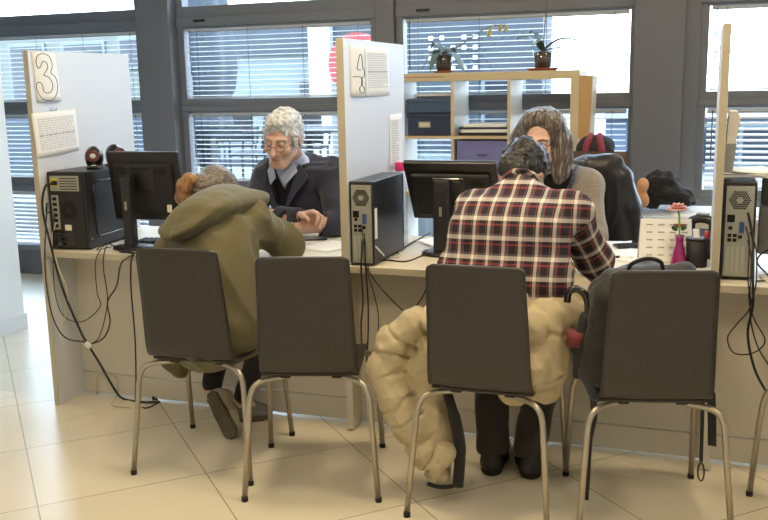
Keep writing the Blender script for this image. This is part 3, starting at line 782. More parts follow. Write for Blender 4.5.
# vase with flower
o = empty('bud_vase', (-0.073, 3.675, ZT), label='purple bud vase in front of the desk calendar', cat='vase')
MB().lathe([(0.028, 0), (0.031, 0.004), (0.030, 0.022), (0.022, 0.065), (0.0145, 0.092), (0.014, 0.106), (0.020, 0.124), (0.018, 0.124), (0.012, 0.106)], n=32).build('body', mat('purple_glass', srgb(134, 26, 96), 0.2, coat=0.5), o)
o = empty('artificial_flower', (-0.073, 3.675, ZT+0.108), label='pink flower with green stem standing in the purple vase', cat='flower')
MB().tube(spline([(0, 0, -0.05), (-0.002, 0, 0.03), (-0.004, 0, 0.08), (-0.010, 0, 0.118)]), 0.0036, 8).build('stem', mat('fresh_green', srgb(112, 178, 52), 0.5), o)
pm = mat('dusty_pink_petal', srgb(204, 140, 132), 0.6, sheen=0.3)
m = MB()
for ring, (nn, rr, zz, tl) in enumerate([(13, 0.040, 0.118, 0.05), (10, 0.028, 0.125, 0.35), (7, 0.015, 0.130, 0.7)]):
    for i in range(nn):
        a = 2*math.pi*i/nn+ring*0.3
        m.sphere((-0.010+math.cos(a)*rr*0.6, math.sin(a)*rr*0.6, zz), 0.014, (1.3, 0.6, 0.28), (0, -tl, a), 10)
m.build('petals', pm, o)
for sx, rz in ((-1, 0.3), (1, -0.4)):
    MB().sphere((sx*0.017-0.003, 0, 0.042 if sx < 0 else 0.045), 0.015, (1.0, 0.3, 0.6), (0, -sx*0.6, rz), 12).build('leaf', mat('dark_leaf', srgb(52, 88, 62), 0.6), o)
# pen cup
o = empty('pen_cup', (-0.006, 3.69, ZT), label='black pen cup right of the purple vase', cat='cup')
MB().lathe([(0.036, 0), (0.038, 0.003), (0.0435, 0.113), (0.0405, 0.113), (0.035, 0.006), (0.001, 0.006)], n=32).build('body', M['black_matte'], o)
MB().lathe([(0.0435, 0.109), (0.046, 0.110), (0.046, 0.115), (0.0405, 0.115)], n=32).build('rim', M['black_plastic'], o)
o = MB().lathe([(0.014, 0), (0.014, 0.1), (0.0125, 0.102), (0.0125, 0.138), (0.011, 0.14)], n=20).build('glue_stick', mat('white_plastic', srgb(226, 228, 230), 0.4)); o.location = (-0.004, 3.688, ZT+0.0085); o.rotation_euler = (0, R(-4), 0)
tag(o, 'white capped glue stick standing in the black pen cup', 'glue stick')
o = empty('red_marker', (0.016, 3.70, ZT+0.0085), label='marker with red cap in the black pen cup', cat='pen'); o.rotation_euler = (0, R(5), 0)
MB().cyl((0, 0, 0), (0, 0, 0.085), 0.006).build('barrel', M['black_plastic'], o); MB().cyl((0, 0, 0.08), (0, 0, 0.132), 0.0085).build('cap', mat('red_cap', srgb(170, 44, 38), 0.4), o)
o = empty('desk_telephone', (-0.005, 3.94, ZT), R(-15), label='black desk telephone with grey handset behind the pen cup', cat='telephone')
MB().prism([(-0.06, -0.07, 0), (-0.06, 0.08, 0), (-0.06, 0.08, 0.10), (-0.06, -0.07, 0.035)], (0, 0, 0), (0.13, 0, 0)).build('body', M['black_matte'], o)
MB().tube(spline([(-0.045, 0.04, 0.10), (-0.04, 0.04, 0.135), (0.0, 0.04, 0.15), (0.045, 0.04, 0.135), (0.05, 0.04, 0.10)]), [0.02]*10+[0.018]*13+[0.02]*10, 12).build('handset', M['black_plastic'], o)
MB().box((-0.02, 0.02, 0.163), (0.03, 0.06, 0.172), 0.004).build('handset_plate', mat('mid_grey_plastic', srgb(122, 122, 124), 0.4), o)
# papers on right tower
for k, (dx, rz, dz, lab) in enumerate([(0.0, 0, 0, 'thick bundle of papers lowest on the right computer tower'), (0.012, -9, 0.009, 'open white booklet in the middle of the pile on the right tower'), (0.02, 13, 0.016, 'top white sheet fanned out on the right computer tower')]):
    o = MB().grid(lambda u, v: ((u-0.5)*0.17, (v-0.5)*0.26, 0.003*math.sin(3*u+k)+0.004*abs(u-0.5)*k), 9, 5, -0.006 if k == 0 else -0.0035).build('paper_bundle', M['paper']); o.location = (0.142+dx, 3.62, ZT+0.369+dz); o.rotation_euler.z = R(rz)
    tag(o, lab, 'papers', 'papers on the right computer tower')
o = empty('leaflet_holder', (0.071, 3.62, 1.02), label='clear holder with cream leaflets on the right side of the edge-on partition', cat='holder')
MB().prism([(0.001, -0.10, 0.0), (0.02, -0.10, 0.0), (0.042, -0.10, 0.22), (0.001, -0.10, 0.22)], (0, 0, 0), (0, 0.20, 0)).build('pocket', mat('smoked_plastic', srgb(150, 150, 142), 0.3), o)
MB().prism([(0.006, -0.095, 0.22), (0.038, -0.095, 0.22), (0.05, -0.095, 0.31), (0.04, -0.095, 0.335), (0.012, -0.095, 0.335)], (0, 0, 0), (0, 0.19, 0)).build('leaflets', M['paper_warm'], o)
# small red thing at man
o = MB().lathe([(0.014, 0), (0.016, 0.003), (0.016, 0.04), (0.013, 0.045)], n=20).build('ink_pad', mat('red_plastic', srgb(176, 36, 46), 0.4)); o.location = (-1.46, 3.92, ZT+0.0065)
tag(o, 'small red round stamp standing on the counter by the numeral four partition', 'stamp')
# ================================================================== cables
def cable(px, label, r=0.0032, Y=3.352, mt='cable', name='cable', head=None, tail=None, group='cables hanging from the counter'):
    pts = [aty(x, y, Y if len(q) == 0 else q[0]) for x, y, *q in px]
    if head: pts = [Vector(p) for p in head]+pts
    if tail: pts = pts+[Vector(p) for p in tail]
    o = MB().tube(spline(pts, 6), r, 8).build(name, M[mt]); tag(o, label, 'cable', group); return o
cable([(47, 205, 3.36), (44.7, 259.6), (48, 295.6), (54.5, 321.7), (66, 338), (84, 342), (88, 345)], 'black cable hanging nearest the left panel edge, curving to the white cable tie', head=[(-2.81, 3.388, 0.93), (-2.83, 3.37, 0.93)])
cable([(51, 246.5), (62.7, 289), (79, 328), (87, 343), (100, 364), (115, 390)], 'thick black cable slanting from the left computer down to the floor', 0.0055, head=[(-2.79, 3.385, 1.06), (-2.815, 3.36, 1.05), (-2.835, 3.352, 0.95)], tail=[atz(124, 399, 0.0056), atz(142, 402, 0.0056), atz(160, 402, 0.0056)])
cable([(106.8, 243), (101, 249), (95.4, 263), (97, 292), (100, 307), (82, 321.7), (62.7, 315), (54.5, 289), (53, 250), (54, 215, 3.37)], 'thin black cable looping from counter edge back up to the left computer', 0.0022, head=[(-2.6, 3.52, ZT+0.004), (-2.61, 3.42, ZT+0.004)], tail=[(-2.80, 3.388, 0.90)])
cable([(108, 244), (104, 254), (103.5, 269), (107.5, 302), (100, 335), (92, 344)], 'thin black cable hanging just right of the loop below the left computer', 0.0024, head=[(-2.56, 3.50, ZT+0.004)])
cable([(135, 253), (121.5, 263), (116.6, 286), (107.5, 302), (110, 322), (103.5, 338), (89, 345)], 'black cable from the left monitor base bending round to the white tie', 0.0034, head=[(-2.47, 3.47, ZT+0.012), (-2.47, 3.40, ZT+0.006)])
cable([(133, 254), (131, 262), (131, 289), (135, 338), (136, 380)], 'black cable dropping straight from the left monitor to the floor', 0.0036, head=[(-2.455, 3.47, ZT+0.012), (-2.46, 3.40, ZT+0.006)], tail=[atz(136, 402, 0.004), atz(146, 408, 0.004), atz(160, 402, 0.004)])
cable([(52, 240, 3.37), (57.8, 266), (67.6, 292), (64, 325)], 'beige cable hanging behind the black ones at the left counter end', 0.0028, mt='cable_grey', head=[(-2.80, 3.39, 0.88)])
cable([(97, 395, 3.54), (97, 378, 3.54), (107, 373, 3.54), (117, 380, 3.54), (116, 396, 3.54)], 'beige cable loop low against the counter plinth at left', 0.0025, mt='cable_grey', tail=[atz(112, 405, 0.003), atz(130, 408, 0.003)])
o = MB().box((-0.016, -0.006, -0.012), (0.016, 0.006, 0.012), 0.004).build('cable_tie', M['paper']); o.location = aty(88, 345, 3.347); o.rotation_euler = (0, R(25), 0); tag(o, 'white cable tie holding the bundle below the left computer', 'cable tie')
H2 = [(-1.29, 3.388, 0.90), (-1.285, 3.365, 0.82)]
cable([(361, 268), (363, 301), (361, 327), (363, 360)], 'black cable dropping close beside the empty chair', 0.0034, head=H2)
cable([(365.5, 267), (368, 301), (368, 337), (366, 370)], 'second black cable from the partition, falling straight behind the empty chair', 0.0034, head=[(-1.28, 3.388, 0.93), (-1.27, 3.36, 0.80)])
cable([(367, 270), (374, 294), (378.5, 317), (377.6, 338), (376, 370)], 'thin black cable hanging between empty chair and beige coat', 0.0022, head=[(-1.30, 3.388, 0.96), (-1.275, 3.36, 0.85)])
cable([(369, 271), (376, 282), (389, 297), (407, 312), (420, 301), (427, 287), (434, 272)], 'black cable swagged under the counter edge above the beige coat', 0.0026, head=[(-1.27, 3.39, ZT+0.02)], tail=[(-0.74, 3.5, ZT+0.004)])
cable([], 'black cable lying on the counter from middle tower to tilted monitor', 0.003, head=[(-1.26, 3.39, 0.80), atz(364.5, 265, ZT+0.003), atz(382.5, 260, ZT+0.003), atz(405, 261.5, ZT+0.003), atz(421, 256, ZT+0.003), atz(425, 252, ZT+0.02)], group='cables lying on the counter')
cable([], 'thick black cable running behind the tilted monitor from the middle tower', 0.004, head=[atz(399, 252, ZT+0.004), atz(408, 245, ZT+0.004), atz(417, 240, ZT+0.004), atz(430, 233, ZT+0.004)], group='cables lying on the counter')
cable([], 'white cable lying beside the middle computer tower', 0.0035, mt='base_white', head=[(-1.262, 3.388, 0.86), (-1.22, 3.42, 0.80), atz(386, 256.6, ZT+0.004), atz(399, 256.6, ZT+0.004), atz(399, 250, ZT+0.004)], group='cables lying on the counter')
H3 = [(0.155, 3.45, 0.95)]
cable([(749.4, 244, 3.42), (748, 280), (750.4, 306.5), (737, 324), (727.6, 337.6), (734, 353), (753, 353), (765, 341), (754.6, 320), (749, 299.6), (751, 280), (752, 262, 3.40)], 'thin black cable in a wide loop below the right computer', 0.0024, head=H3, tail=[(0.165, 3.45, 0.90)])
cable([(753, 241, 3.42), (753, 282), (753, 306), (747.7, 334), (754.6, 369), (768, 395), (778, 415)], 'thick black cable falling from the right computer out of frame', 0.0045, head=[(0.16, 3.45, 1.0)])
cable([(756, 250, 3.42), (756, 284), (750, 312), (757, 345), (772, 370)], 'thin black cable crossing the bundle below the right computer', 0.0026, head=[(0.17, 3.45, 0.93)])
cable([(768, 250, 3.6), (757, 262, 3.6)], 'black cable resting against the grey screen at the right edge', 0.003, head=[(0.34, 3.62, 0.86)], tail=[(0.25, 3.50, ZT+0.004), (0.20, 3.44, ZT+0.004)], group='cables lying on the counter')

# ================================================================== shelf unit at the window
YS = 5.48
M['birch'] = mat('birch_veneer', srgb(206, 186, 150), 0.5, var=0.07, scale=9)
M['birch_in'] = mat('shelf_white_side', srgb(214, 212, 204), 0.5, var=0.03)
o = empty('shelf_unit', (-1.47, YS+0.19, 0), label='birch cube shelf unit in front of the window, with orchids on top', cat='shelf')
xr, xl, D, ztop = -0.705, -2.24, 0.38, 1.54
xi = [-0.757, -1.113, -1.466, -1.822]
MB().box((xl, YS, ztop-0.05), (xr, YS+D, ztop), 0.002).build('top_board', M['birch'], o, world=True)
MB().box((xl, YS, 0.0), (xr, YS+D, 0.05), 0.002).build('bottom_board', M['birch'], o, world=True)
for a, b in ((xr-0.05, xr), (xl, xl+0.05)): MB().box((a, YS, 0.05), (b, YS+D, ztop-0.05), 0.002).build('side_board', M['birch'], o, world=True)
for x in xi[1:]:
    dv = MB().box((x-0.018, YS+0.003, 0.05), (x, YS+D, ztop-0.05)).build('divider', M['birch_in'], o, world=True)
    MB().box((x-0.0182, YS, 0.05), (x+0.0002, YS+0.003, ztop-0.05)).build('front_edge', M['birch'], dv, world=True)
zs = [1.137, 0.782, 0.43]
for z in zs:
    for a, b in zip([xl+0.05, xi[3], xi[2], xi[1]], [xi[3]-0.018, xi[2]-0.018, xi[1]-0.018, xi[0]]):
        MB().box((a, YS, z), (b, YS+D, z+0.018)).build('shelf_board', M['birch'], o, world=True)
m = MB()
for k in range(22): m.box((-1.80+k*0.0125, YS-0.0006, 1.513), (-1.792+k*0.0125, YS+0.001, 1.521))
m.build('edge_marks', mat('faded_red_print', srgb(150, 110, 96), 0.8), o, world=True)
# contents
M['navy_box'] = mat('navy_box', srgb(44, 54, 82), 0.6); M['blue_box'] = mat('petrol_box', srgb(62, 82, 110), 0.6)
zb = zs[0]+0.0185
o = empty('document_box', (-1.625, YS+0.16, zb), label='lower navy document box with a metal label holder in the shelf', cat='box', group='document boxes in the shelf')
MB().box((-0.148, -0.14, 0), (0.148, 0.14, 0.135), 0.008).build('body', M['navy_box'], o)
lb = MB().box((-0.075, -0.1435, 0.05), (0.005, -0.139, 0.088), 0.003).build('label_holder', M['tube'], o); MB().box((-0.066, -0.145, 0.057), (-0.004, -0.143, 0.081)).build('card', M['paper_warm'], lb)
MB().box((-0.15, -0.142, 0.112), (0.15, 0.142, 0.137), 0.006).build('lid', M['navy_box'], o)
o = empty('document_box', (-1.63, YS+0.16, zb+0.1375), R(2), label='upper petrol blue document box stacked on the navy one', cat='box', group='document boxes in the shelf')
MB().box((-0.15, -0.14, 0), (0.15, 0.14, 0.088), 0.012).build('body', M['blue_box'], o)
MB().box((-0.153, -0.144, 0.065), (0.153, 0.144, 0.092), 0.01).build('lid', M['blue_box'], o)
o = MB().grid(lambda u, v: ((u-0.5)*0.26, (v-0.5)*0.24, 0.012+0.02*u*v), 8, 5, -0.012).build('paper_stack', M['paper']); o.location = (-1.61, YS+0.18, zb+0.2315); tag(o, 'white papers lying on the upper blue box in the shelf', 'papers')
for k, (w_, t_, mt, lab) in enumerate([(0.30, 0.018, 'black_matte', 'black folder at the bottom of the middle shelf pile'), (0.29, 0.02, 'paper', 'white paper bundle within the middle shelf pile'), (0.31, 0.012, 'navy_box', 'dark blue folder near the top of the middle shelf pile'), (0.27, 0.018, 'paper', 'white papers topmost of the middle shelf pile')]):
    z0 = zb+sum([0.018, 0.02, 0.012, 0.018][:k])+0.0005*k
    o = MB().box((-w_/2, -0.13, 0), (w_/2, 0.15, t_), 0.003).build('folder', M[mt]); o.location = (-1.29+0.008*(k % 2), YS+0.16, z0); o.rotation_euler.z = R(-2+1.5*k); tag(o, lab, 'folder', 'folders piled in the middle shelf cell')
o = empty('storage_box', (-1.29, YS+0.18, zs[1]+0.0185), label='lilac storage box in the shelf cell below the folders', cat='box')
MB().box((-0.163, -0.165, 0), (0.163, 0.17, 0.325), 0.006).build('body', mat('lilac_fabric', srgb(122, 124, 176), 0.8), o)
MB().tube([(-0.03, -0.166, 0.24), (-0.015, -0.172, 0.24), (0.015, -0.172, 0.24), (0.03, -0.166, 0.24)], 0.005).build('pull', mat('lilac_dark', srgb(90, 92, 140), 0.7), o)
o = empty('magazine_file', (-0.668, YS+0.02, 1.14), label='wooden magazine file fixed to the right end of the shelf unit', cat='magazine file')
MB().prism([(-0.036, -0.02, 0), (0.028, -0.02, 0), (0.040, -0.02, 0.365), (-0.036, -0.02, 0.365)], (0, 0, 0), (0, 0.012, 0)).build('front_board', mat('oiled_pine', srgb(192, 152, 98), 0.5, var=0.12, scale=20), o)
MB().prism([(0.022, -0.008, 0), (0.028, -0.008, 0), (0.040, -0.008, 0.365), (0.034, -0.008, 0.365)], (0, 0, 0), (0, 0.24, 0)).build('side_board', M['birch'], o)
MB().box((-0.034, -0.008, 0.0), (0.024, 0.23, 0.01)).build('bottom_board', M['birch'], o)
# orchids
M['leaf'] = mat('orchid_leaf', srgb(70, 92, 72), 0.4, var=0.2, scale=12); M['terra'] = mat('terracotta', srgb(150, 84, 62), 0.7); M['bark'] = mat('bark_mix', srgb(92, 76, 60), 0.9, var=0.4, scale=60, bump=0.6); M['stem'] = mat('orchid_stem', srgb(96, 92, 70), 0.6); M['bud'] = mat('orchid_bud', srgb(182, 178, 104), 0.6)
def leaf(m, base, ang, L, W, rise, droop):
    ca, sa = math.cos(ang), math.sin(ang)
    def fn(u, v):
        t = u; x = L*t; z = rise*math.sin(min(1, t*1.3)*math.pi*0.5)-droop*t*t; w = W*math.sin(math.pi*min(1, 0.06+0.94*t**0.8))**0.7*(v-0.5)
        zz = z+abs(v-0.5)*0.012; return (base[0]+ca*x-sa*w, base[1]+sa*x+ca*w, base[2]+zz)
    m.grid(fn, 12, 5, 0.002)
def orchid(x, label, leaves, stem, buds, saucer_r):
    o = empty('potted_orchid', (x, YS+0.14, ztop), label=label, cat='plant', group='orchids on the shelf')
    MB().lathe([(saucer_r*0.75, 0), (saucer_r, 0.016), (saucer_r*0.95, 0.016), (saucer_r*0.72, 0.004), (0.001, 0.004)], n=32).build('saucer', M['terra'], o)
    p = MB().lathe([(0.045, 0.005), (0.062, 0.125), (0.0605, 0.125), (0.044, 0.008), (0.001, 0.008)], n=32).build('pot', M['clear_plastic'], o)
    MB().lathe([(0.043, 0.009), (0.057, 0.10), (0.04, 0.112), (0.001, 0.115)], n=24).build('bark', M['bark'], p)
    for (a, L, W, rise, droop) in leaves:
        m = MB(); leaf(m, (0, 0, 0.112), R(a), L, W, rise, droop); m.build('leaf', M['leaf'], o)
    MB().tube(spline(stem, 6), 0.0035, 7).build('flower_stem', M['stem'], o)
    for b in buds: MB().sphere(b[:3], b[3], (0.6, 0.6, 1.3), (0.3, 0.4, 0)).build('bud', M['bud'], o)
    return o
orchid(-1.565, 'orchid in clear pot at the left of the shelf top, bent stem to the right', [(200, 0.14, 0.07, 0.06, 0.15), (-20, 0.17, 0.075, 0.05, 0.20), (150, 0.12, 0.06, 0.10, 0.06), (250, 0.15, 0.07, 0.05, 0.16), (60, 0.12, 0.06, 0.08, 0.1)],
       [(0, 0, 0.11), (0.06, 0, 0.14), (0.16, 0, 0.20), (0.25, 0, 0.255), (0.32, 0, 0.28), (0.39, 0, 0.275)], [(0.29, 0, 0.235, 0.022), (0.36, 0, 0.265, 0.02), (0.395, 0, 0.255, 0.018), (0.31, 0, 0.27, 0.012)], 0.07)
orchid(-0.945, 'orchid in clear pot on terracotta saucer at the right of the shelf top, upright stem', [(180, 0.16, 0.085, 0.10, 0.02), (5, 0.22, 0.07, 0.03, 0.02), (-8, 0.24, 0.07, 0.10, 0.06), (160, 0.10, 0.05, 0.13, 0.02), (250, 0.12, 0.06, 0.08, 0.05)],
       [(0, 0, 0.11), (0.01, 0, 0.25), (0.02, 0, 0.4), (0.035, 0, 0.62)], [(0.012, 0, 0.3, 0.01)], 0.105)

# ================================================================== low cabinet right
M['cab'] = mat('cabinet_cream', srgb(206, 200, 186), 0.5, var=0.03)
o = empty('low_cabinet', (0.6, 5.29, 0), label='long low cream cabinet under the right-hand windows', cat='cabinet')
MB().box((-0.69, 5.05, 0.06), (2.2, 5.52, 0.728)).build('body', M['cab'], o, world=True)
MB().box((-0.695, 5.03, 0.7285), (2.22, 5.53, 0.75), 0.003).build('top', M['panel_white'], o, world=True)
MB().box((-0.66, 5.09, 0), (2.18, 5.5, 0.06)).build('plinth', M['black_matte'], o, world=True)
for k in range(6):
    x0 = -0.685+k*0.48
    for (z0, z1) in ((0.07, 0.52), (0.528, 0.722)):
        dr = MB().box((x0, 5.034, z0), (x0+0.472, 5.05, z1), 0.002).build('drawer' if z0 > 0.5 else 'door', M['cab'], o, world=True)
        MB().box((x0+0.19, 5.02, z1-0.05), (x0+0.28, 5.034, z1-0.04), 0.003).build('handle', M['tube'], dr, world=True)
paper(-0.02, 5.22, 0.75, 0.3, 0.3, 12, 'white papers on the cabinet between black garment and partition', group='papers on the low cabinet')
paper(0.25, 5.25, 0.75, 0.21, 0.297, -8, 'white sheet on the cabinet behind the right computer tower', group='papers on the low cabinet')
o = empty('office_bag', (-0.585, 5.32, 0.7502), label='red and black bag standing behind the leather jacket', cat='bag')
s = SDF((-0.75, 5.2, 0.74), (-0.42, 5.48, 1.28), 0.006); s.box((-0.585, 5.32, 0.95), (0.10, 0.08, 0.20), 0.06); s.ell((-0.585, 5.32, 1.09), (0.095, 0.08, 0.08), k=0.04); s.noise(0.006, 14); s.build('body', mat('black_nylon', srgb(34, 30, 32), 0.7, bump=0.3, bscale=90), o)
for dx in (-0.045, 0.045): MB().tube(spline([(-0.585+dx, 5.232, 0.98), (-0.585+dx, 5.236, 1.08), (-0.585+dx*0.7, 5.25, 1.14), (-0.585+dx*0.5, 5.31, 1.165)]), 0.02, 10).build('red_strap', mat('red_webbing', srgb(142, 52, 72), 0.7), o, world=True)
# ================================================================== office chairs behind the counter
M['brown_leather'] = mat('brown_leather', srgb(78, 58, 50), 0.4, var=0.1)
def office_chair(x, y, rz, zb, label, mt='black_matte', hw=0.23):
    o = empty('office_chair', (x, y, 0), R(rz), label=label, cat='office chair', group='office chairs behind the counter')
    for k in range(5):
        a = 2*math.pi*k/5+0.3
        b = MB().tube([(0, 0, 0.10), (0.28*math.cos(a), 0.28*math.sin(a), 0.07)], [0.025, 0.016], 10).build('base_arm', M['black_plastic'], o)
        MB().lathe([(0.024, -0.02), (0.026, -0.01), (0.026, 0.01), (0.024, 0.02)], (0.28*math.cos(a), 0.28*math.sin(a), 0.027), 16, 'Y').build('castor', M['rubber'], b)
    MB().cyl((0, 0, 0.08), (0, 0, 0.43), 0.026).build('gas_lift', M['tube'], o)
    MB().box((-0.235, -0.23, 0.42), (0.235, 0.23, 0.495), 0.035, seg=3).build('seat', M[mt], o)
    MB().grid(lambda u, v: ((2*u-1)*hw*(1-0.1*v*v), 0.27+0.05*v-0.035*math.sin(math.pi*u), 0.52+(zb-0.52)*v), 11, 9, 0.05).build('backrest', M[mt], o)
    MB().tube(spline([(0, 0.1, 0.415), (0, 0.31, 0.42), (0, 0.345, 0.55), (0, 0.35, 0.7)]), 0.02).build('back_bar', M['black_plastic'], o)
office_chair(-1.98, 4.50, 0, 0.88, 'office chair under the grey-haired man')
office_chair(-0.62, 4.52, -10, 1.115, 'brown topped office chair under the leather jacket', 'brown_leather', 0.225)
office_chair(0.62, 4.55, -30, 1.10, 'brown office chair peeking in at the right frame edge', 'brown_leather', 0.24)
# ================================================================== people
def skin_mat(name, col):
    k = NT(name); k.b.inputs['Roughness'].default_value = 0.5; k.b.inputs['Subsurface Weight'].default_value = 0.12; k.b.inputs['Subsurface Scale'].default_value = 0.01
    f = k.noise(40, 4); c0 = tuple(v*0.9 for v in col); k.l(k.mix(f, c0, tuple(min(1, v*1.08) for v in col)), k.b.inputs['Base Color']); k.bump(k.noise(180), 0.08, 0.002); return k.m
def hair_mat(name, stops, scale=(60, 60, 9), rough=0.45, bump=0.5):
    k = NT(name); k.b.inputs['Roughness'].default_value = rough
    mp = k.n('ShaderNodeMapping'); mp.inputs['Scale'].default_value = scale; k.l(k.coords(), mp.inputs['Vector'])
    f = k.noise(2.2, 5, mp.outputs[0]); k.l(k.ramp(f, stops), k.b.inputs['Base Color']); k.bump(f, bump, 0.006); return k.m
def cloth_mat(name, col, weave=500, bump=0.25, rough=0.85, var=0.14, sheen=0.15, fold=9):
    k = NT(name); k.b.inputs['Roughness'].default_value = rough; k.b.inputs['Sheen Weight'].default_value = sheen
    f = k.noise(fold, 5); c0 = tuple(v*(1-var) for v in col); k.l(k.mix(f, c0, tuple(min(1, v*(1+var)) for v in col)), k.b.inputs['Base Color'])
    h = k.math('ADD', k.math('MULTIPLY', k.noise(weave, 2), 0.25), k.math('MULTIPLY', k.noise(38, 4), 0.6)); k.bump(h, bump, 0.006); return k.m
M['skin_man'] = skin_mat('skin_weathered', srgb(208, 168, 148)); M['skin_fair'] = skin_mat('skin_fair', srgb(212, 174, 156)); M['skin_tan'] = skin_mat('skin_tan', srgb(196, 152, 134))
M['eye_white'] = mat('eye_white', srgb(210, 206, 200), 0.3); M['iris'] = mat('dark_iris', srgb(44, 38, 34), 0.2)
M['navy_wool'] = cloth_mat('navy_wool', srgb(46, 49, 64)); M['dark_knit'] = cloth_mat('dark_navy_knit', srgb(36, 38, 50)); M['shirt_blue'] = cloth_mat('pale_blue_cotton', srgb(188, 198, 222), bump=0.1, var=0.05)
M['dark_trouser'] = cloth_mat('dark_trouser', srgb(48, 44, 38)); M['black_trouser'] = cloth_mat('black_trouser', srgb(32, 31, 33)); M['olive'] = cloth_mat('olive_cotton', srgb(100, 94, 66), bump=0.7, var=0.2)
M['beige_nylon'] = cloth_mat('beige_nylon', srgb(184, 169, 136), bump=0.7, rough=0.5, var=0.1, sheen=0.05); M['black_knit'] = cloth_mat('black_knit', srgb(26, 25, 28))
M['black_shoe'] = mat('black_shoe_leather', srgb(26, 24, 24), 0.4); M['sole'] = mat('brown_rubber_sole', srgb(96, 86, 70), 0.8, bump=0.5, bscale=80); M['shoe_grey'] = mat('grey_beige_suede', srgb(176, 166, 146), 0.85)
def tweed():
    k = NT('tweed_knit'); k.b.inputs['Roughness'].default_value = 0.9; k.b.inputs['Sheen Weight'].default_value = 0.2
    w = k.n('ShaderNodeTexWave', wave_type='BANDS', bands_direction='DIAGONAL'); w.inputs['Scale'].default_value = 55; w.inputs['Distortion'].default_value = 5; w.inputs['Detail'].default_value = 2
    k.l(k.coords(), w.inputs['Vector']); f = k.math('ADD', k.math('MULTIPLY', w.outputs['Fac'], 0.5), k.math('MULTIPLY', k.noise(160, 2), 0.6))
    k.l(k.ramp(f, [(0.25, srgb(112, 100, 90)), (0.55, srgb(152, 138, 122)), (0.85, srgb(182, 168, 150))]), k.b.inputs['Base Color']); k.bump(f, 0.5, 0.006); return k.m
M['tweed'] = tweed()
def plaid():
    k = NT('plaid_flannel'); k.b.inputs['Roughness'].default_value = 0.9
    at = k.n('ShaderNodeAttribute', attribute_name='weave'); sx = k.n('ShaderNodeSeparateXYZ'); k.l(at.outputs['Vector'], sx.inputs[0])
    D, Rd, Cr, G = srgb(28, 27, 38), srgb(150, 62, 66), srgb(218, 212, 202), srgb(98, 88, 92)
    def band(out, per, st): return k.ramp(k.math('FRACT', k.math('DIVIDE', k.math('ADD', out, 10.0), per)), st, 'CONSTANT')
    a = band(sx.outputs[0], 0.054, [(0, D), (0.42, Rd), (0.48, D), (0.56, Cr), (0.76, G), (0.92, Rd)])
    b = band(sx.outputs[1], 0.068, [(0, D), (0.30, Rd), (0.40, D), (0.56, Cr), (0.78, G), (0.90, D)])
    k.l(k.mix(0.5, a, b), k.b.inputs['Base Color']); k.bump(k.noise(300, 3), 0.2, 0.003); return k.m
M['plaid'] = plaid()

def A(p): return np.array(p, float)
def head_frame(c, yaw, pitch, roll, s=1.0):
    """face looks along local -Y; yaw>0 turns it to image right, pitch>0 bows it"""
    m = np.array(Euler((R(pitch), R(roll), 0)).to_matrix()); m = np.array(Matrix.Rotation(R(yaw), 3, 'Z')) @ m
    return lambda p: A(c)+m @ (A(p)*s), m
def add_head(S, fr, s=1.0, female=False, k=0.014):
    T, m = fr; e = lambda c, r, kk=k, op='add': S.ell(T(c), A(r)*s, None if True else 0, kk, op)
    def E(c, r, kk=k, op='add', rot=(0, 0, 0)):
        rm = m @ rotm(rot); S.ell(T(c), A(r)*s, Matrix(rm.tolist()).to_euler(), kk, op)
    E((0, 0.018, 0.035), (0.074, 0.095, 0.086)); E((0, -0.036, -0.040), (0.057 if not female else 0.053, 0.058, 0.078), 0.03)
    S.cone(T((-0.018, -0.074, -0.100)), T((0.018, -0.074, -0.100)), 0.020*s, None, 0.02)
    for q in (-1, 1):
        S.cone(T((q*0.052, -0.01, -0.065)), T((q*0.022, -0.066, -0.098)), 0.018*s, 0.018*s, 0.02)
        E((q*0.040, -0.068, -0.030), (0.022, 0.020, 0.020), 0.02)
        S.cone(T((q*0.012, -0.084, 0.020)), T((q*0.046, -0.070, 0.020)), 0.010*s, 0.008*s, 0.014)
        E((q*0.031, -0.093, 0.000), (0.016, 0.013, 0.009), 0.008, 'sub'); E((q*0.031, -0.0815, 0.004), (0.0145, 0.0115, 0.0095), 0.003)
        E((q*0.078, 0.012, -0.012), (0.010, 0.020, 0.033), 0.006, rot=(R(12), 0, R(q*20)))
        E((q*0.083, 0.008, -0.008), (0.006, 0.010, 0.018), 0.004, 'sub')
        S.cone(T((q*0.010, -0.098, -0.040)), T((q*0.010, -0.094, -0.040)), 0.008*s, None, 0.006)
    S.cone(T((0, -0.088, 0.010)), T((0, -0.119, -0.038)), 0.008*s, 0.0125*s, 0.008)
    S.cone(T((-0.020, -0.088, -0.066)), T((0.020, -0.088, -0.066)), 0.0065*s, None, 0.006); S.cone(T((-0.016, -0.088, -0.078)), T((0.016, -0.088, -0.078)), 0.007*s, None, 0.006)
    S.cone(T((-0.022, -0.101, -0.0715)), T((0.022, -0.101, -0.0715)), 0.0035*s, None, 0.003, 'sub')
def eyes(fr, s, par, brow=None):
    T, m = fr
    for q in (-1, 1):
        e = MB().sphere(T((q*0.031, -0.080, -0.003)), 0.0112*s).build('eye', M['eye_white'], par, world=True)
        MB().sphere(T((q*0.030, -0.0875, -0.007)), 0.0045*s).build('iris', M['iris'], e, world=True)
        if brow: MB().tube([T((q*0.012, -0.0935, 0.021)), T((q*0.03, -0.0915, 0.026)), T((q*0.05, -0.076, 0.020))], [0.003*s, 0.0036*s, 0.002*s], 8).build('eyebrow', brow, par, world=True)
def lips(fr, s, par, col):
    T, m = fr; MB().tube([T((-0.023, -0.0885, -0.0725)), T((-0.008, -0.0965, -0.0700)), T((0.008, -0.0965, -0.0700)), T((0.023, -0.0885, -0.0725))], [0.001*s, 0.0030*s, 0.0030*s, 0.001*s], 8).build('lips', col, par, world=True)
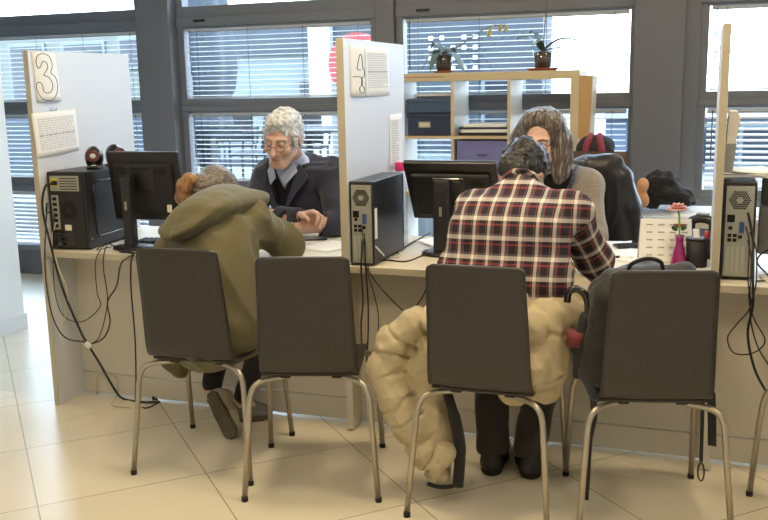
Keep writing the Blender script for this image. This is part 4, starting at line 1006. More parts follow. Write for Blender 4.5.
def spectacles(fr, s, par, rim, y=-0.104, z=-0.006):
    T, m = fr; o = MB()
    for q in (-1, 1):
        o.tube([T((q*0.033+0.022*math.cos(a), y+0.004*abs(math.cos(a)), z+0.015*math.sin(a))) for a in [2*math.pi*i/20 for i in range(20)]], 0.0016*s, 6, closed=True)
        o.tube([T((q*0.055, y+0.004, z+0.006)), T((q*0.072, -0.06, z+0.008)), T((q*0.082, 0.005, z+0.008))], 0.0016*s, 6)
    o.tube([T((-0.011, y, z+0.003)), T((0, y-0.004, z+0.006)), T((0.011, y, z+0.003))], 0.0016*s, 6)
    o.build('glasses', rim, par, world=True)
def add_hand(S, wrist, d, n, thumb, curl=(25, 30, 20), spread=1.0, s=1.0, wr=0.026):
    """d finger direction, n direction the palm faces, thumb = +1/-1 along d x n"""
    w = A(wrist); d = A(d)/np.linalg.norm(d); n = A(n)-d*(A(n)@d); n /= np.linalg.norm(n); sd = np.cross(d, n)*thumb
    offs = [0.031, 0.010, -0.011, -0.030]; kl = [0.088, 0.092, 0.088, 0.080]; ln = [(0.040, 0.026, 0.020), (0.045, 0.029, 0.021), (0.041, 0.027, 0.020), (0.032, 0.021, 0.018)]
    for i in range(4):
        kn = w+(d*kl[i]+sd*offs[i])*s; S.cone(w+sd*offs[i]*0.55*s, kn, 0.016*s, 0.0125*s, 0.014)
    for i in range(4):
        p = w+(d*kl[i]+sd*offs[i])*s; a = 0
        dd = d+sd*offs[i]*2.2*spread; dd /= np.linalg.norm(dd)
        for j in range(3):
            a += R(curl[j]+3*i); v = dd*math.cos(a)+n*math.sin(a); q = p+v*ln[i][j]*s
            S.cone(p, q, (0.0100-0.0008*j)*s, (0.0092-0.0010*j)*s, 0.004); p = q
    p = w+(d*0.022+sd*0.026+n*0.006)*s
    for L, v, r in ((0.044, d*0.62+sd*0.62+n*0.35, 0.0145), (0.034, d*0.8+sd*0.25+n*0.5, 0.0112), (0.026, d*0.85-sd*0.05+n*0.55, 0.0098)):
        v = v/np.linalg.norm(v); q = p+v*L*s; S.cone(p, q, r*s, r*0.9*s, 0.006); p = q
def P3(x, y, Y): return A(aty(x, y, Y))

# ------------------------------------------------------------------ grey-haired man behind the counter
pm = empty('person', (-1.95, 4.40, 0), label='grey-haired man in navy blazer sitting behind the counter, looking down, hands crossed', cat='person')
hc = P3(283, 138, 4.05); fr = head_frame(hc, 0, 17, 5, 1.08); hs = 1.08
shl, shr = A((-2.115, 4.22, 1.025)), A((-1.76, 4.22, 1.035)); nb = A((-1.955, 4.19, 1.09))
ell_, elr = A((-2.14, 4.02, 0.845)), A((-1.665, 4.06, 0.815))
wrl, wrr = P3(302, 217, 3.93), P3(294, 229, 3.86)
S = SDF((-2.35, 3.65, 0.36), (-1.5, 4.72, 1.46), 0.0048)
S.chain([(-1.95, 4.46, 0.56), (-1.95, 4.40, 0.72), (-1.95, 4.29, 0.90), (-1.95, 4.23, 1.0)], [0.13, 0.125, 0.135, 0.11], 0.05)
S.cone(shl, shr, 0.065, None, 0.04); S.cone(nb, fr[0]((0, 0.03, -0.06)), 0.062, 0.058, 0.03)
for sh, el, wr in ((shl, ell_, wrl), (shr, elr, wrr)): S.cone(sh, el, 0.05, 0.042, 0.03); S.cone(el, wr, 0.042, 0.027, 0.02)
for q in (-1, 1): S.cone((-1.95+q*0.1, 4.44, 0.56), (-1.95+q*0.13, 4.2, 0.565), 0.07, 0.06, 0.03)
add_head(S, fr, hs)
add_hand(S, wrl, P3(322, 214, 3.90)-wrl, (0.1, -0.55, -0.8), -1, (28, 48, 35), s=1.08)
add_hand(S, wrr, P3(275, 226, 3.84)-wrr, (-0.1, 0.35, -1), 1, (14, 22, 15), s=1.05)
S.build('body', M['skin_man'], pm)
eyes(fr, hs, pm, mat('grey_eyebrow', srgb(150, 146, 140), 0.8)); spectacles(fr, hs, pm, mat('thin_metal_rim', srgb(88, 86, 88), 0.35, 0.5), -0.108, -0.008); lips(fr, hs, pm, mat('man_lips', srgb(176, 126, 112), 0.5))
S = SDF(hc-0.21, hc+0.21, 0.004); T, m = fr; eu = Matrix(m.tolist()).to_euler()
S.ell(T((0, 0.025, 0.044)), A((0.080, 0.100, 0.088))*hs, eu, 0); S.ell(T((0, -0.045, 0.092)), A((0.056, 0.044, 0.030))*hs, eu, 0.03); S.ell(T((0, 0.075, -0.02)), A((0.066, 0.045, 0.07))*hs, eu, 0.03)
for q in (-1, 1): S.ell(T((q*0.072, -0.02, 0.015)), A((0.013, 0.020, 0.042))*hs, eu, 0.012)
S.ell(T((0, -0.115, -0.015)), A((0.068, 0.070, 0.083))*hs, eu, 0.01, 'sub'); S.ell(T((0, -0.02, -0.13)), A((0.09, 0.09, 0.09))*hs, eu, 0.01, 'sub')
for q in (-1, 1): S.ell(T((q*0.090, 0.010, -0.018)), A((0.024, 0.026, 0.038))*hs, eu, 0.008, 'sub')
S.noise(0.0065, 48); S.noise(0.0035, 100, 3)
S.build('hair', hair_mat('white_curly_hair', [(0.3, srgb(150, 149, 147)), (0.5, srgb(206, 206, 205)), (0.7, srgb(234, 234, 234))], (22, 22, 22), 0.6, 0.8), pm, 0)
def torso(S, pts, rs, shl, shr, rsh, k=0.05): S.chain(pts, rs, k); S.cone(shl, shr, rsh, None, 0.05)
tp = [(-1.95, 4.46, 0.60), (-1.95, 4.40, 0.74), (-1.95, 4.29, 0.90), (-1.95, 4.24, 1.0)]
def vcut(apex, half, ztop, y0):
    """removes a V in front: apex point, half width at ztop"""
    ax, az = apex
    return lambda P: np.where(P[..., 1] < y0, np.minimum((P[..., 2]-az)*half/math.hypot(half, ztop-az)-np.abs(P[..., 0]-ax)*(ztop-az)/math.hypot(half, ztop-az), 0.05), -0.05)
S = SDF((-2.3, 3.9, 0.5), (-1.6, 4.6, 1.24), 0.006); torso(S, tp, [0.14, 0.14, 0.147, 0.118], shl, shr, 0.07); S.cone(nb, nb+(T((0, 0.03, -0.06))-nb)*0.45, 0.072, 0.068, 0.02)
S.plane(nb+A((0, -0.02, 0.055)), A((0, -0.45, 1)), 0.004); S.build('shirt', M['shirt_blue'], pm)
m = MB(); nf = T((0, -0.03, -0.10))
for q in (-1, 1):
    a, b, c, d = A((-1.975+q*0.060, 4.10, 1.105)), A((-1.985+q*0.012, 4.05, 1.035)), A((-1.985+q*0.040, 4.045, 1.0)), A((-1.975+q*0.082, 4.085, 1.065))
    m.prism([a, b, c, d], (0, 0, 0), (0, 0.006, -0.004))
m.build('shirt_collar', M['shirt_blue'], pm, world=True)
S = SDF((-2.3, 3.9, 0.5), (-1.6, 4.6, 1.24), 0.006); torso(S, tp, [0.15, 0.15, 0.156, 0.126], shl, shr, 0.074); S.cone(nb-A((0, 0, 0.05)), nb, 0.085, 0.08, 0.03)
S.plane(nb+A((0, 0, 0.01)), (0, -0.2, 1), 0.004); S.cut(vcut((-1.985, 0.965), 0.075, 1.09, 4.17)); S.build('sweater', M['dark_knit'], pm)
S = SDF((-2.4, 3.7, 0.42), (-1.45, 4.72, 1.26), 0.006); torso(S, [(-1.95, 4.47, 0.56)]+tp[1:], [0.175, 0.168, 0.172, 0.14], shl, shr, 0.088); S.cone(nb-A((0, -0.01, 0.05)), nb+A((0, 0.025, 0.0)), 0.10, 0.082, 0.03)
for q, sh, el, wr in ((-1, shl, ell_, wrl), (1, shr, elr, wrr)):
    S.cone(sh, el, 0.077, 0.066, 0.03); S.cone(el, wr+(el-wr)*0.06, 0.064, 0.043, 0.02)
S.plane(nb+A((0, 0.02, 0.02)), (0, -0.6, 1), 0.004); S.cut(vcut((-1.985, 0.80), 0.12, 1.10, 4.17))
for wr, el in ((wrl, ell_), (wrr, elr)):
    dd = (wr-el)/np.linalg.norm(wr-el); S.cut(lambda P, wr=wr, dd=dd, el=el: np.where(np.linalg.norm(P-wr, axis=-1) < 0.12, (P-(wr-dd*0.012)) @ dd, -1))
S.noise(0.004, 7); S.folds(0.005, 10, (0, R(20), 0), (1, 1, 0.3), 2.0); S.build('blazer', M['navy_wool'], pm)
m = MB()
for q in (-1, 1):
    a, b, c, d = A((-1.975+q*0.085, 4.10, 1.10)), A((-1.985+q*0.012, 4.055, 0.84)), A((-1.985+q*0.085, 4.06, 0.95)), A((-1.975+q*0.135, 4.10, 1.03))
    m.prism([a, b, c, d], (0, 0, 0), (0, 0.008, -0.002))
m.build('lapels', M['navy_wool'], pm, world=True)
for wr, el, nm in ((wrl, ell_, 'bracelet'), (wrr, elr, 'wristwatch')):
    dd = (wr-el)/np.linalg.norm(wr-el); c = wr+dd*0.008; u = np.cross(dd, (0, 0, 1)); u /= np.linalg.norm(u); v = np.cross(dd, u)
    o = MB().tube([c+(u*math.cos(a)+v*math.sin(a))*0.031 for a in [2*math.pi*i/24 for i in range(24)]], 0.004, 8, closed=True)
    if nm == 'wristwatch': o.cyl(c-u*0.026, c-u*0.040, 0.016)
    o.build(nm, M['rubber'] if nm == 'bracelet' else M['tube'], pm, world=True)
S = SDF((-2.25, 4.0, 0.38), (-1.65, 4.7, 0.72), 0.007); S.cone((-2.05, 4.46, 0.58), (-1.85, 4.46, 0.58), 0.085, None, 0.04)
for q in (-1, 1): S.cone((-1.95+q*0.1, 4.44, 0.58), (-1.95+q*0.13, 4.18, 0.58), 0.085, 0.075, 0.03)
S.build('trousers', M['dark_trouser'], pm)

# ------------------------------------------------------------------ woman with glasses behind the counter
pw = empty('person', (-0.62, 4.42, 0), label='woman with grey brown bob, glasses and tweed cardigan sitting behind the counter', cat='person')
hc = P3(541, 141, 4.18); hs = 1.04; fr = head_frame(hc, -5, 8, 4, hs); T, m = fr; eu = Matrix(m.tolist()).to_euler()
shl, shr = A((-0.80, 4.33, 0.985)), A((-0.515, 4.36, 0.985)); nb = A((-0.645, 4.31, 1.04)); elr = P3(592, 236, 4.25); ell_ = A((-0.86, 4.15, 0.815)); wrr, wrl = A((-0.56, 3.98, 0.79)), A((-0.72, 3.95, 0.785))
S = SDF((-1.0, 3.75, 0.36), (-0.30, 4.72, 1.46), 0.005)
tp = [(-0.62, 4.48, 0.56), (-0.62, 4.44, 0.72), (-0.63, 4.37, 0.88), (-0.635, 4.33, 0.97)]
S.chain(tp, [0.13, 0.11, 0.12, 0.09], 0.05); S.cone(shl, shr, 0.055, None, 0.04); S.cone(nb, T((0, 0.03, -0.07)), 0.052, 0.05, 0.03)
for sh, el, wr in ((shl, ell_, wrl), (shr, elr, wrr)): S.cone(sh, el, 0.044, 0.038, 0.03); S.cone(el, wr, 0.037, 0.024, 0.02)
for q in (-1, 1): S.cone((-0.62+q*0.1, 4.44, 0.56), (-0.62+q*0.12, 4.16, 0.565), 0.07, 0.06, 0.03)
add_head(S, fr, hs, True)
add_hand(S, wrr, (-0.6, -0.6, 0), (-0.2, 0.2, -1), -1, (10, 15, 12)); add_hand(S, wrl, (0.4, -0.8, 0), (0, 0, -1), 1, (10, 15, 12))
S.build('body', M['skin_fair'], pw); eyes(fr, hs, pw, mat('brown_eyebrow', srgb(78, 62, 54), 0.8)); spectacles(fr, hs, pw, mat('dark_rim', srgb(44, 34, 34), 0.35), -0.106, -0.002); lips(fr, hs, pw, mat('woman_lips', srgb(178, 118, 110), 0.45))
S = SDF(hc-A((0.24, 0.24, 0.26)), hc+0.24, 0.0045)
S.ell(T((0, 0.030, 0.045)), A((0.096, 0.112, 0.100))*hs, eu, 0)
for q in (-1, 1): S.chain([T((q*0.055, 0.0, 0.075)), T((q*0.098, 0.0, 0.0)), T((q*0.100, -0.008, -0.07)), T((q*0.090, -0.022, -0.135)), T((q*0.086, -0.03, -0.165))], [0.045*hs, 0.036*hs, 0.038*hs, 0.032*hs, 0.018*hs], 0.04)
S.chain([T((0, 0.10, 0.03)), T((0, 0.105, -0.06)), T((0, 0.08, -0.13))], [0.075, 0.075, 0.055], 0.05); S.chain([T((-0.06, -0.030, 0.095)), T((0.0, -0.040, 0.115)), T((0.07, -0.030, 0.08))], [0.024, 0.024, 0.026], 0.03)
S.ell(T((0.004, -0.135, 0.002)), A((0.092, 0.105, 0.102))*hs, eu, 0.012, 'sub'); S.ell(T((0, -0.06, -0.16)), A((0.07, 0.07, 0.08))*hs, eu, 0.02, 'sub')
S.noise(0.006, 30, 2, stretch=(1, 1, 0.25)); S.noise(0.0025, 80, 2, stretch=(1, 1, 0.2))
S.build('hair', hair_mat('grey_brown_hair', [(0.3, srgb(52, 44, 40)), (0.5, srgb(88, 78, 71)), (0.74, srgb(166, 158, 150))], (46, 46, 7)), pw)
S = SDF((-0.95, 4.05, 0.5), (-0.3, 4.66, 1.18), 0.006); S.chain(tp, [0.14, 0.122, 0.132, 0.1], 0.05); S.cone(shl, shr, 0.06, None, 0.05); S.cone(nb-A((0, 0, 0.03)), nb+A((0, -0.03, 0.03)), 0.068, 0.062, 0.03); S.plane(nb+A((0, -0.03, 0.03)), (0, -0.3, 1), 0.004); S.build('black_top', M['black_knit'], pw)
S = SDF((-1.05, 3.85, 0.42), (-0.24, 4.74, 1.2), 0.006); S.chain(tp, [0.165, 0.148, 0.158, 0.125], 0.05); S.cone(shl, shr, 0.082, None, 0.05); S.cone(nb-A((-0.03, -0.02, 0.06)), nb+A((0, 0.03, 0.0)), 0.105, 0.08, 0.03)
for sh, el, wr in ((shl, ell_, wrl), (shr, elr, wrr)): S.cone(sh, el, 0.076, 0.068, 0.04); S.cone(el, wr+(el-wr)*0.1, 0.066, 0.045, 0.03)
S.plane(nb+A((0, 0.02, 0.02)), (0, -0.6, 1), 0.004); S.cut(vcut((-0.68, 0.62), 0.12, 1.06, 4.28)); S.noise(0.007, 11); S.build('cardigan', M['tweed'], pw)
S = SDF((-0.95, 4.0, 0.38), (-0.3, 4.7, 0.70), 0.007); S.cone((-0.70, 4.48, 0.57), (-0.54, 4.48, 0.57), 0.085, None, 0.04)
for q in (-1, 1): S.cone((-0.62+q*0.1, 4.44, 0.575), (-0.62+q*0.12, 4.14, 0.575), 0.082, 0.07, 0.03)
S.build('trousers', M['black_trouser'], pw)
m = MB(); ch_ = spline([nb+A((0.085, 0.02, 0.035)), nb+A((0.085, -0.075, 0.0)), nb+A((0.06, -0.135, -0.09)), nb+A((0.035, -0.15, -0.2)), nb+A((0.0, -0.145, -0.24))], 7)
for i in range(len(ch_)-1):
    a = Vector(ch_[i]); b = Vector(ch_[i+1]); m.tube([a+(b-a)*0.1+Vector((0.008*math.cos(t), 0.004*math.sin(t)*(i % 2), 0.010*math.sin(t))) for t in [2*math.pi*j/10 for j in range(10)]], 0.0034, 6, closed=True)
m.build('chain_necklace', mat('pewter_chain', srgb(112, 112, 120), 0.35, 0.7), pw, world=True)

# ------------------------------------------------------------------ man in plaid shirt
pp_ = empty('person', (-0.66, 3.10, 0), label='dark-haired man in red, black and cream plaid shirt leaning on the counter, seen from behind', cat='person')
hc = P3(522, 176, 3.46); hs = 1.0; fr = head_frame(hc, 166, 50, -4, hs); T, m = fr; eu = Matrix(m.tolist()).to_euler()
hip = A((-0.655, 3.06, 0.56)); shl, shr = A((-0.785, 3.25, 1.005)), A((-0.445, 3.25, 1.01)); nb = A((-0.635, 3.32, 1.075))
ell_, elr = A((-0.885, 3.385, 0.822)), A((-0.362, 3.365, 0.818)); wrl, wrr = A((-0.60, 3.44, 0.800)), A((-0.345, 3.56, 0.795))
tp = [hip, (-0.655, 3.10, 0.74), (-0.645, 3.18, 0.91), (-0.635, 3.26, 1.01)]
S = SDF((-1.05, 2.85, 0.0), (-0.2, 3.78, 1.36), 0.0055)
S.chain(tp, [0.125, 0.12, 0.13, 0.09], 0.05); S.cone(shl, shr, 0.06, None, 0.04); S.cone(nb, T((0, 0.03, -0.06)), 0.058, 0.056, 0.03)
for sh, el, wr in ((shl, ell_, wrl), (shr, elr, wrr)): S.cone(sh, el, 0.048, 0.04, 0.03); S.cone(el, wr, 0.04, 0.026, 0.02)
kn = [A((-0.775, 3.43, 0.50)), A((-0.53, 3.43, 0.50))]; an = [A((-0.715, 3.24, 0.09)), A((-0.575, 3.25, 0.09))]
for q, K, N in ((-1, kn[0], an[0]), (1, kn[1], an[1])):
    S.cone(hip+A((q*0.09, 0.02, 0)), K, 0.075, 0.055, 0.03); S.cone(K, N, 0.052, 0.036, 0.02); S.cone(N, N+A((0, 0.13, -0.055)), 0.034, 0.026, 0.02)
add_head(S, fr, hs)
add_hand(S, wrl, (0.95, 0.1, 0.0), (0.0, 0.15, -1), 1, (12, 18, 14)); add_hand(S, wrr, (-0.25, 0.9, 0.05), (-0.75, 0, -0.7), -1, (30, 45, 30))
S.build('body', M['skin_tan'], pp_); eyes(fr, hs, pp_)
S = SDF(hc-0.2, hc+0.2, 0.004)
S.ell(T((0, 0.025, 0.045)), A((0.088, 0.106, 0.097))*hs, eu, 0); S.ell(T((0, 0.085, -0.03)), A((0.064, 0.040, 0.062))*hs, eu, 0.03)
for q in (-1, 1): S.ell(T((q*0.076, 0.0, 0.005)), A((0.013, 0.022, 0.040))*hs, eu, 0.012)
S.ell(T((0, -0.125, -0.02)), A((0.07, 0.075, 0.085))*hs, eu, 0.01, 'sub')
for q in (-1, 1): S.ell(T((q*0.090, 0.012, -0.022)), A((0.022, 0.026, 0.036))*hs, eu, 0.008, 'sub')
S.noise(0.008, 36, 9); S.noise(0.004, 80, 4)
S.build('hair', hair_mat('dark_wavy_hair', [(0.35, srgb(18, 17, 19)), (0.62, srgb(34, 32, 34)), (0.9, srgb(92, 90, 92))], (26, 26, 26), 0.4, 0.7), pp_, 0)
def arm_uv(V, segs, hip, lat, up):
    """weave coordinates: torso by lateral/along-spine, sleeves by angle/along-arm"""
    hip, lat, up = A(hip), A(lat), A(up); out = np.zeros((len(V), 3)); dep = np.cross(lat, up)
    q = V-hip; out[:, 0] = q @ lat; out[:, 1] = q @ up+0.15*np.maximum(0, q @ dep)
    best = np.full(len(V), 1e9)
    for (sgn, pts, r0) in segs:
        acc = 0
        for a, b in zip(pts, pts[1:]):
            a, b = A(a), A(b); L = np.linalg.norm(b-a); d = (b-a)/L; raw = (V-a) @ d; t = np.clip(raw, 0.04, L+(0.1 if acc == 0 else 0)); c = a+t[:, None]*d; dist = np.linalg.norm(V-c, axis=1)
            m = (dist < best) & (dist < r0) & (raw > 0.03) & ((V-hip) @ lat*sgn > 0.165)
            u = np.cross(d, (0.3, 0.9, 0.1)); u /= np.linalg.norm(u); w = np.cross(d, u); ang = np.arctan2((V-a) @ w, (V-a) @ u)
            out[m, 0] = ang[m]*0.06; out[m, 1] = -(acc+t[m]); best[m] = dist[m]; acc += L
    return out
S = SDF((-1.1, 2.85, 0.50), (-0.2, 3.72, 1.24), 0.0055)
S.chain(tp, [0.155, 0.152, 0.16, 0.115], 0.05); S.cone(shl, shr, 0.080, None, 0.06)
S.cone((-0.78, 3.10, 0.80), (-0.52, 3.10, 0.80), 0.115, None, 0.06); S.cone((-0.75, 3.14, 0.95), (-0.53, 3.14, 0.95), 0.105, None, 0.06)
for sh, el, wr in ((shl, ell_, wrl), (shr, elr, wrr)): S.cone(sh, el, 0.074, 0.062, 0.035); S.cone(el, wr+(el-wr)*0.1, 0.060, 0.042, 0.025)
S.cone(nb-A((0, 0.03, 0.03)), nb+(T((0, 0.03, -0.06))-nb)*0.35, 0.082, 0.070, 0.03)
S.plane(nb+(T((0, 0.03, -0.06))-nb)*0.35, T((0, 0.03, -0.06))-nb, 0.004); S.plane((0, 0, 0.58), (0, 0, -1), 0.004)
S.noise(0.004, 8); S.folds(0.005, 9, (0, R(30), 0), (1, 1, 0.3), 2.0)
segs = [(-1, [shl, ell_, wrl], 0.11), (1, [shr, elr, wrr], 0.11)]; up = A((0, 0.30, 0.95)); up /= np.linalg.norm(up)
S.build('shirt', M['plaid'], pp_, uv=lambda V: arm_uv(V, segs, hip, (1, 0, 0), up))
S = SDF(nb-0.16, nb+0.16, 0.0045); nd = T((0, 0.03, -0.06))-nb; nd /= np.linalg.norm(nd); c0 = nb+nd*0.012
S.cone(c0-nd*0.02, c0+nd*0.035, 0.092, 0.076, 0.0); S.cone(c0-nd*0.08, c0+nd*0.15, 0.064, 0.063, 0.004, 'sub'); S.plane(c0+nd*0.035, nd, 0.003); S.plane(c0-nd*0.022, -nd, 0.003); S.noise(0.003, 24)
S.build('collar', M['plaid'], pp_, uv=lambda V: np.stack([(V-nb)[:, 0]*0.8+(V-nb)[:, 2]*0.5, (V-nb)[:, 2]*0.9-(V-nb)[:, 0]*0.5, V[:, 2]*0], 1))
S = SDF((-0.95, 2.85, 0.04), (-0.35, 3.56, 0.74), 0.006); S.cone(hip+A((-0.09, 0, 0)), hip+A((0.09, 0, 0)), 0.115, None, 0.05)
for q, K, N in ((-1, kn[0], an[0]), (1, kn[1], an[1])): S.cone(hip+A((q*0.09, 0.02, 0)), K, 0.092, 0.072, 0.03); S.cone(K, N+A((0, 0, 0.01)), 0.070, 0.062, 0.02)
S.plane((0, 0, 0.075), (0, 0, -1), 0.004); S.noise(0.007, 13); S.build('trousers', M['dark_trouser'], pp_)
for N, toe in ((an[0], A((-0.725, 3.43, 0.03))), (an[1], A((-0.63, 3.43, 0.03)))):
    d = toe-N; d[2] = 0; d /= np.linalg.norm(d); heel = A((N[0], N[1], 0))-d*0.035
    S = SDF(np.minimum(heel, toe)-0.1, np.maximum(heel, toe)+0.12, 0.004); S.chain([heel+A((0, 0, 0.045)), heel+d*0.12+A((0, 0, 0.05)), heel+d*0.24+A((0, 0, 0.034))], [0.040, 0.044, 0.036], 0.02); S.cone(heel+A((0, 0, 0.05)), N+A((0, 0, 0.03)), 0.040, 0.040, 0.02); S.plane((0, 0, 0.018), (0, 0, -1), 0.003); S.plane((0, 0, 0.125), (0, 0, 1), 0.003)
    sh_ = S.build('shoe', M['black_shoe'], pp_)
    S = SDF(np.minimum(heel, toe)-0.1, np.maximum(heel, toe)+0.1, 0.004); S.chain([heel+A((0, 0, 0.03)), heel+d*0.12+A((0, 0, 0.03)), heel+d*0.245+A((0, 0, 0.03))], [0.043, 0.045, 0.038], 0.02); S.plane((0, 0, 0.022), (0, 0, 1), 0.002); S.plane((0, 0, 0.0015), (0, 0, -1), 0.002); S.build('sole', M['rubber'], sh_)

# ------------------------------------------------------------------ woman in olive parka
pq = empty('person', (-1.83, 3.08, 0), label='woman in olive parka with blond ponytail, bent over the counter, seen from behind', cat='person')
hc = P3(215, 198, 3.46); hs = 1.02; fr = head_frame(hc, 158, 58, 8, hs); T, m = fr; eu = Matrix(m.tolist()).to_euler()
hip = A((-1.815, 3.06, 0.56)); shl, shr = A((-2.02, 3.30, 0.90)), A((-1.745, 3.30, 0.925)); nb = A((-1.955, 3.38, 0.99))
ell_, elr = A((-2.14, 3.46, 0.818)), A((-1.668, 3.46, 0.812)); wrl, wrr = A((-2.02, 3.74, 0.795)), A((-1.80, 3.74, 0.795))
tp = [hip, (-1.82, 3.10, 0.72), (-1.86, 3.20, 0.86), (-1.90, 3.30, 0.94)]
kn = [A((-1.965, 3.44, 0.48)), A((-1.745, 3.44, 0.48))]; an = [P3(211, 388, 3.33), A((-1.90, 3.42, 0.10))]
S = SDF((-2.3, 2.85, 0.0), (-1.5, 3.98, 1.2), 0.0055)
S.chain(tp, [0.125, 0.115, 0.115, 0.085], 0.05); S.cone(shl, shr, 0.055, None, 0.04); S.cone(nb, T((0, 0.03, -0.06)), 0.052, 0.05, 0.03)
for sh, el, wr in ((shl, ell_, wrl), (shr, elr, wrr)): S.cone(sh, el, 0.044, 0.038, 0.03); S.cone(el, wr, 0.037, 0.024, 0.02)
for q, K, N in ((-1, kn[0], an[0]), (1, kn[1], an[1])): S.cone(hip+A((q*0.09, 0.02, -0.02)), K, 0.07, 0.05, 0.03); S.cone(K, N, 0.048, 0.032, 0.02)
S.cone(an[0], P3(226, 424, 3.285), 0.026, 0.018, 0.02); S.cone(an[1], an[1]+A((0.05, 0.04, -0.055)), 0.03, 0.024, 0.02)
add_head(S, fr, hs, True); add_hand(S, wrl, (0.6, 0.7, 0), (0.1, 0, -1), 1, (12, 18, 14)); add_hand(S, wrr, (-0.6, 0.7, 0.0), (-0.5, 0, -0.8), -1, (28, 40, 30))
S.build('body', M['skin_fair'], pq); eyes(fr, hs, pq)
tie = P3(197, 180, 3.36)
S = SDF(hc-0.2, hc+0.2, 0.004); S.ell(T((0, 0.025, 0.040)), A((0.084, 0.104, 0.094))*hs, eu, 0); S.ell(T((0, 0.08, -0.02)), A((0.064, 0.04, 0.06))*hs, eu, 0.03); S.cone(hc+(tie-hc)*0.5, tie, 0.045, 0.02, 0.04)
S.ell(T((0, -0.125, -0.02)), A((0.07, 0.075, 0.085))*hs, eu, 0.01, 'sub'); S.noise(0.003, 50, 3, stretch=(0.3, 1, 1))
S.build('hair', hair_mat('ash_brown_hair', [(0.3, srgb(66, 58, 54)), (0.55, srgb(112, 102, 96)), (0.8, srgb(168, 160, 154))], (9, 60, 60)), pq)
S = SDF(tie-A((0.12, 0.12, 0.16)), tie+0.1, 0.0035); S.chain([tie, tie+A((-0.025, -0.015, 0.004)), tie+A((-0.047, -0.025, -0.025)), tie+A((-0.058, -0.025, -0.075)), tie+A((-0.055, -0.02, -0.13))], [0.016, 0.027, 0.032, 0.029, 0.012], 0.015); S.noise(0.004, 60, 3, stretch=(1, 1, 0.15))
pt = S.build('ponytail', hair_mat('copper_blond_hair', [(0.3, srgb(100, 70, 42)), (0.55, srgb(150, 112, 72)), (0.8, srgb(190, 158, 116))], (80, 80, 8)), pq)
MB().tube([tie+A((0.0, 0.018*math.cos(a), 0.018*math.sin(a))) for a in [2*math.pi*i/16 for i in range(16)]], 0.008, 8, closed=True).build('hair_tie', M['black_knit'], pt, world=True)
# parka
S = SDF((-2.34, 2.82, 0.17), (-1.46, 3.80, 1.16), 0.006)
S.chain(tp, [0.185, 0.175, 0.160, 0.115], 0.06); S.cone(shl, shr, 0.078, None, 0.06); S.ell((-1.74, 3.14, 0.60), (0.130, 0.12, 0.18), None, 0.05); S.cone((-1.99, 3.15, 0.78), (-1.80, 3.15, 0.84), 0.115, 0.125, 0.06)
for sh, el, wr in ((shl, ell_, wrl), (shr, elr, wrr)): S.cone(sh, el, 0.082, 0.066, 0.05); S.cone(el, wr+(el-wr)*0.05, 0.064, 0.046, 0.03)
for q, K in ((-1, kn[0]), (1, kn[1])): S.cone(hip+A((q*0.10, 0.03, 0)), hip+(K-hip)*0.55+A((q*0.03, 0, 0)), 0.11, 0.10, 0.05)
S.cone((-2.0, 3.18, 0.5), (-2.115, 3.24, 0.36), 0.07, 0.055, 0.05); S.cone((-2.115, 3.24, 0.36), (-2.10, 3.25, 0.28), 0.05, 0.03, 0.03)
F0 = S.F.copy()
S.folds(0.012, 6.5, (0, R(25), 0), (1, 1, 0.3), 3.0); S.folds(0.009, 13, (0, R(-35), R(20)), (1, 1, 0.25), 8.0); S.noise(0.004, 9, 4)
S.build('parka', M['olive'], pq)
# hood lying flat on the upper back: follows the back, with a full rolled rim
def poly_sd(P, poly):
    d = np.full(len(P), 1e9); ins = np.zeros(len(P), bool); n = len(poly)
    for i in range(n):
        a, b = poly[i], poly[(i+1) % n]; e = b-a; w = P-a; t = np.clip((w @ e)/(e @ e), 0, 1); d = np.minimum(d, np.linalg.norm(w-t[:, None]*e, axis=1))
        c = (a[1] <= P[:, 1]) != (b[1] <= P[:, 1]); ins ^= c & (P[:, 0] < (b[0]-a[0])*(P[:, 1]-a[1])/((b[1]-a[1]) if b[1] != a[1] else 1e-9)+a[0])
    return np.where(ins, d, -d)
hp = spline([P3(x, y, 3.15) for x, y in ((178, 228), (179, 217), (184, 204), (194, 192), (212, 187), (230, 191), (241, 203), (235, 213), (223, 223), (206, 232), (190, 234), (178, 228))], 5)[:-1]
hp = np.array([(p[0], p[2]) for p in hp]); rim = np.array([(p[0], p[2]) for p in [P3(x, y, 3.15) for x, y in ((178, 228), (190, 234), (206, 232), (223, 223), (241, 203))]])
H = SDF((-2.34, 2.82, 0.17), (-1.46, 3.80, 1.16), 0.006); H.F = F0.copy(); Pg = np.stack(np.meshgrid(*H.ax, indexing='ij'), -1); mk = (np.abs(F0) < 0.12) & (Pg[..., 1] < 3.48) & (Pg[..., 2] > 0.78)
q = Pg[mk]; sd = poly_sd(q[:, [0, 2]], hp); dr = np.full(len(q), 1e9)
for a, b in zip(rim, rim[1:]):
    e = b-a; w = q[:, [0, 2]]-a; t = np.clip((w @ e)/(e @ e), 0, 1); dr = np.minimum(dr, np.linalg.norm(w-t[:, None]*e, axis=1))
th = np.where(sd > 0, 0.030+0.042*np.sqrt(np.clip(sd/0.05, 0, 1))+0.016*np.exp(-((dr-0.022)/0.020)**2), sd*2.5+0.028)
cr = np.abs(q[:, 0]-np.interp(q[:, 2], [0.90, 1.08], [P3(196, 228, 3.15)[0], P3(193, 195, 3.15)[0]])); th -= 0.018*np.exp(-(cr/0.012)**2)*np.clip(sd/0.03, 0, 1)
H.F[~mk] = 1.0; H.F[mk] = np.maximum(F0[mk]-th, -0.02-F0[mk])
H.folds(0.009, 7, (0, R(62), 0), (1, 1, 0.25), 1.5); H.folds(0.003, 20, (0, R(20), R(30)), (1, 1, 0.3), 6.0)
H.build('hood', M['olive'], pq, 2)
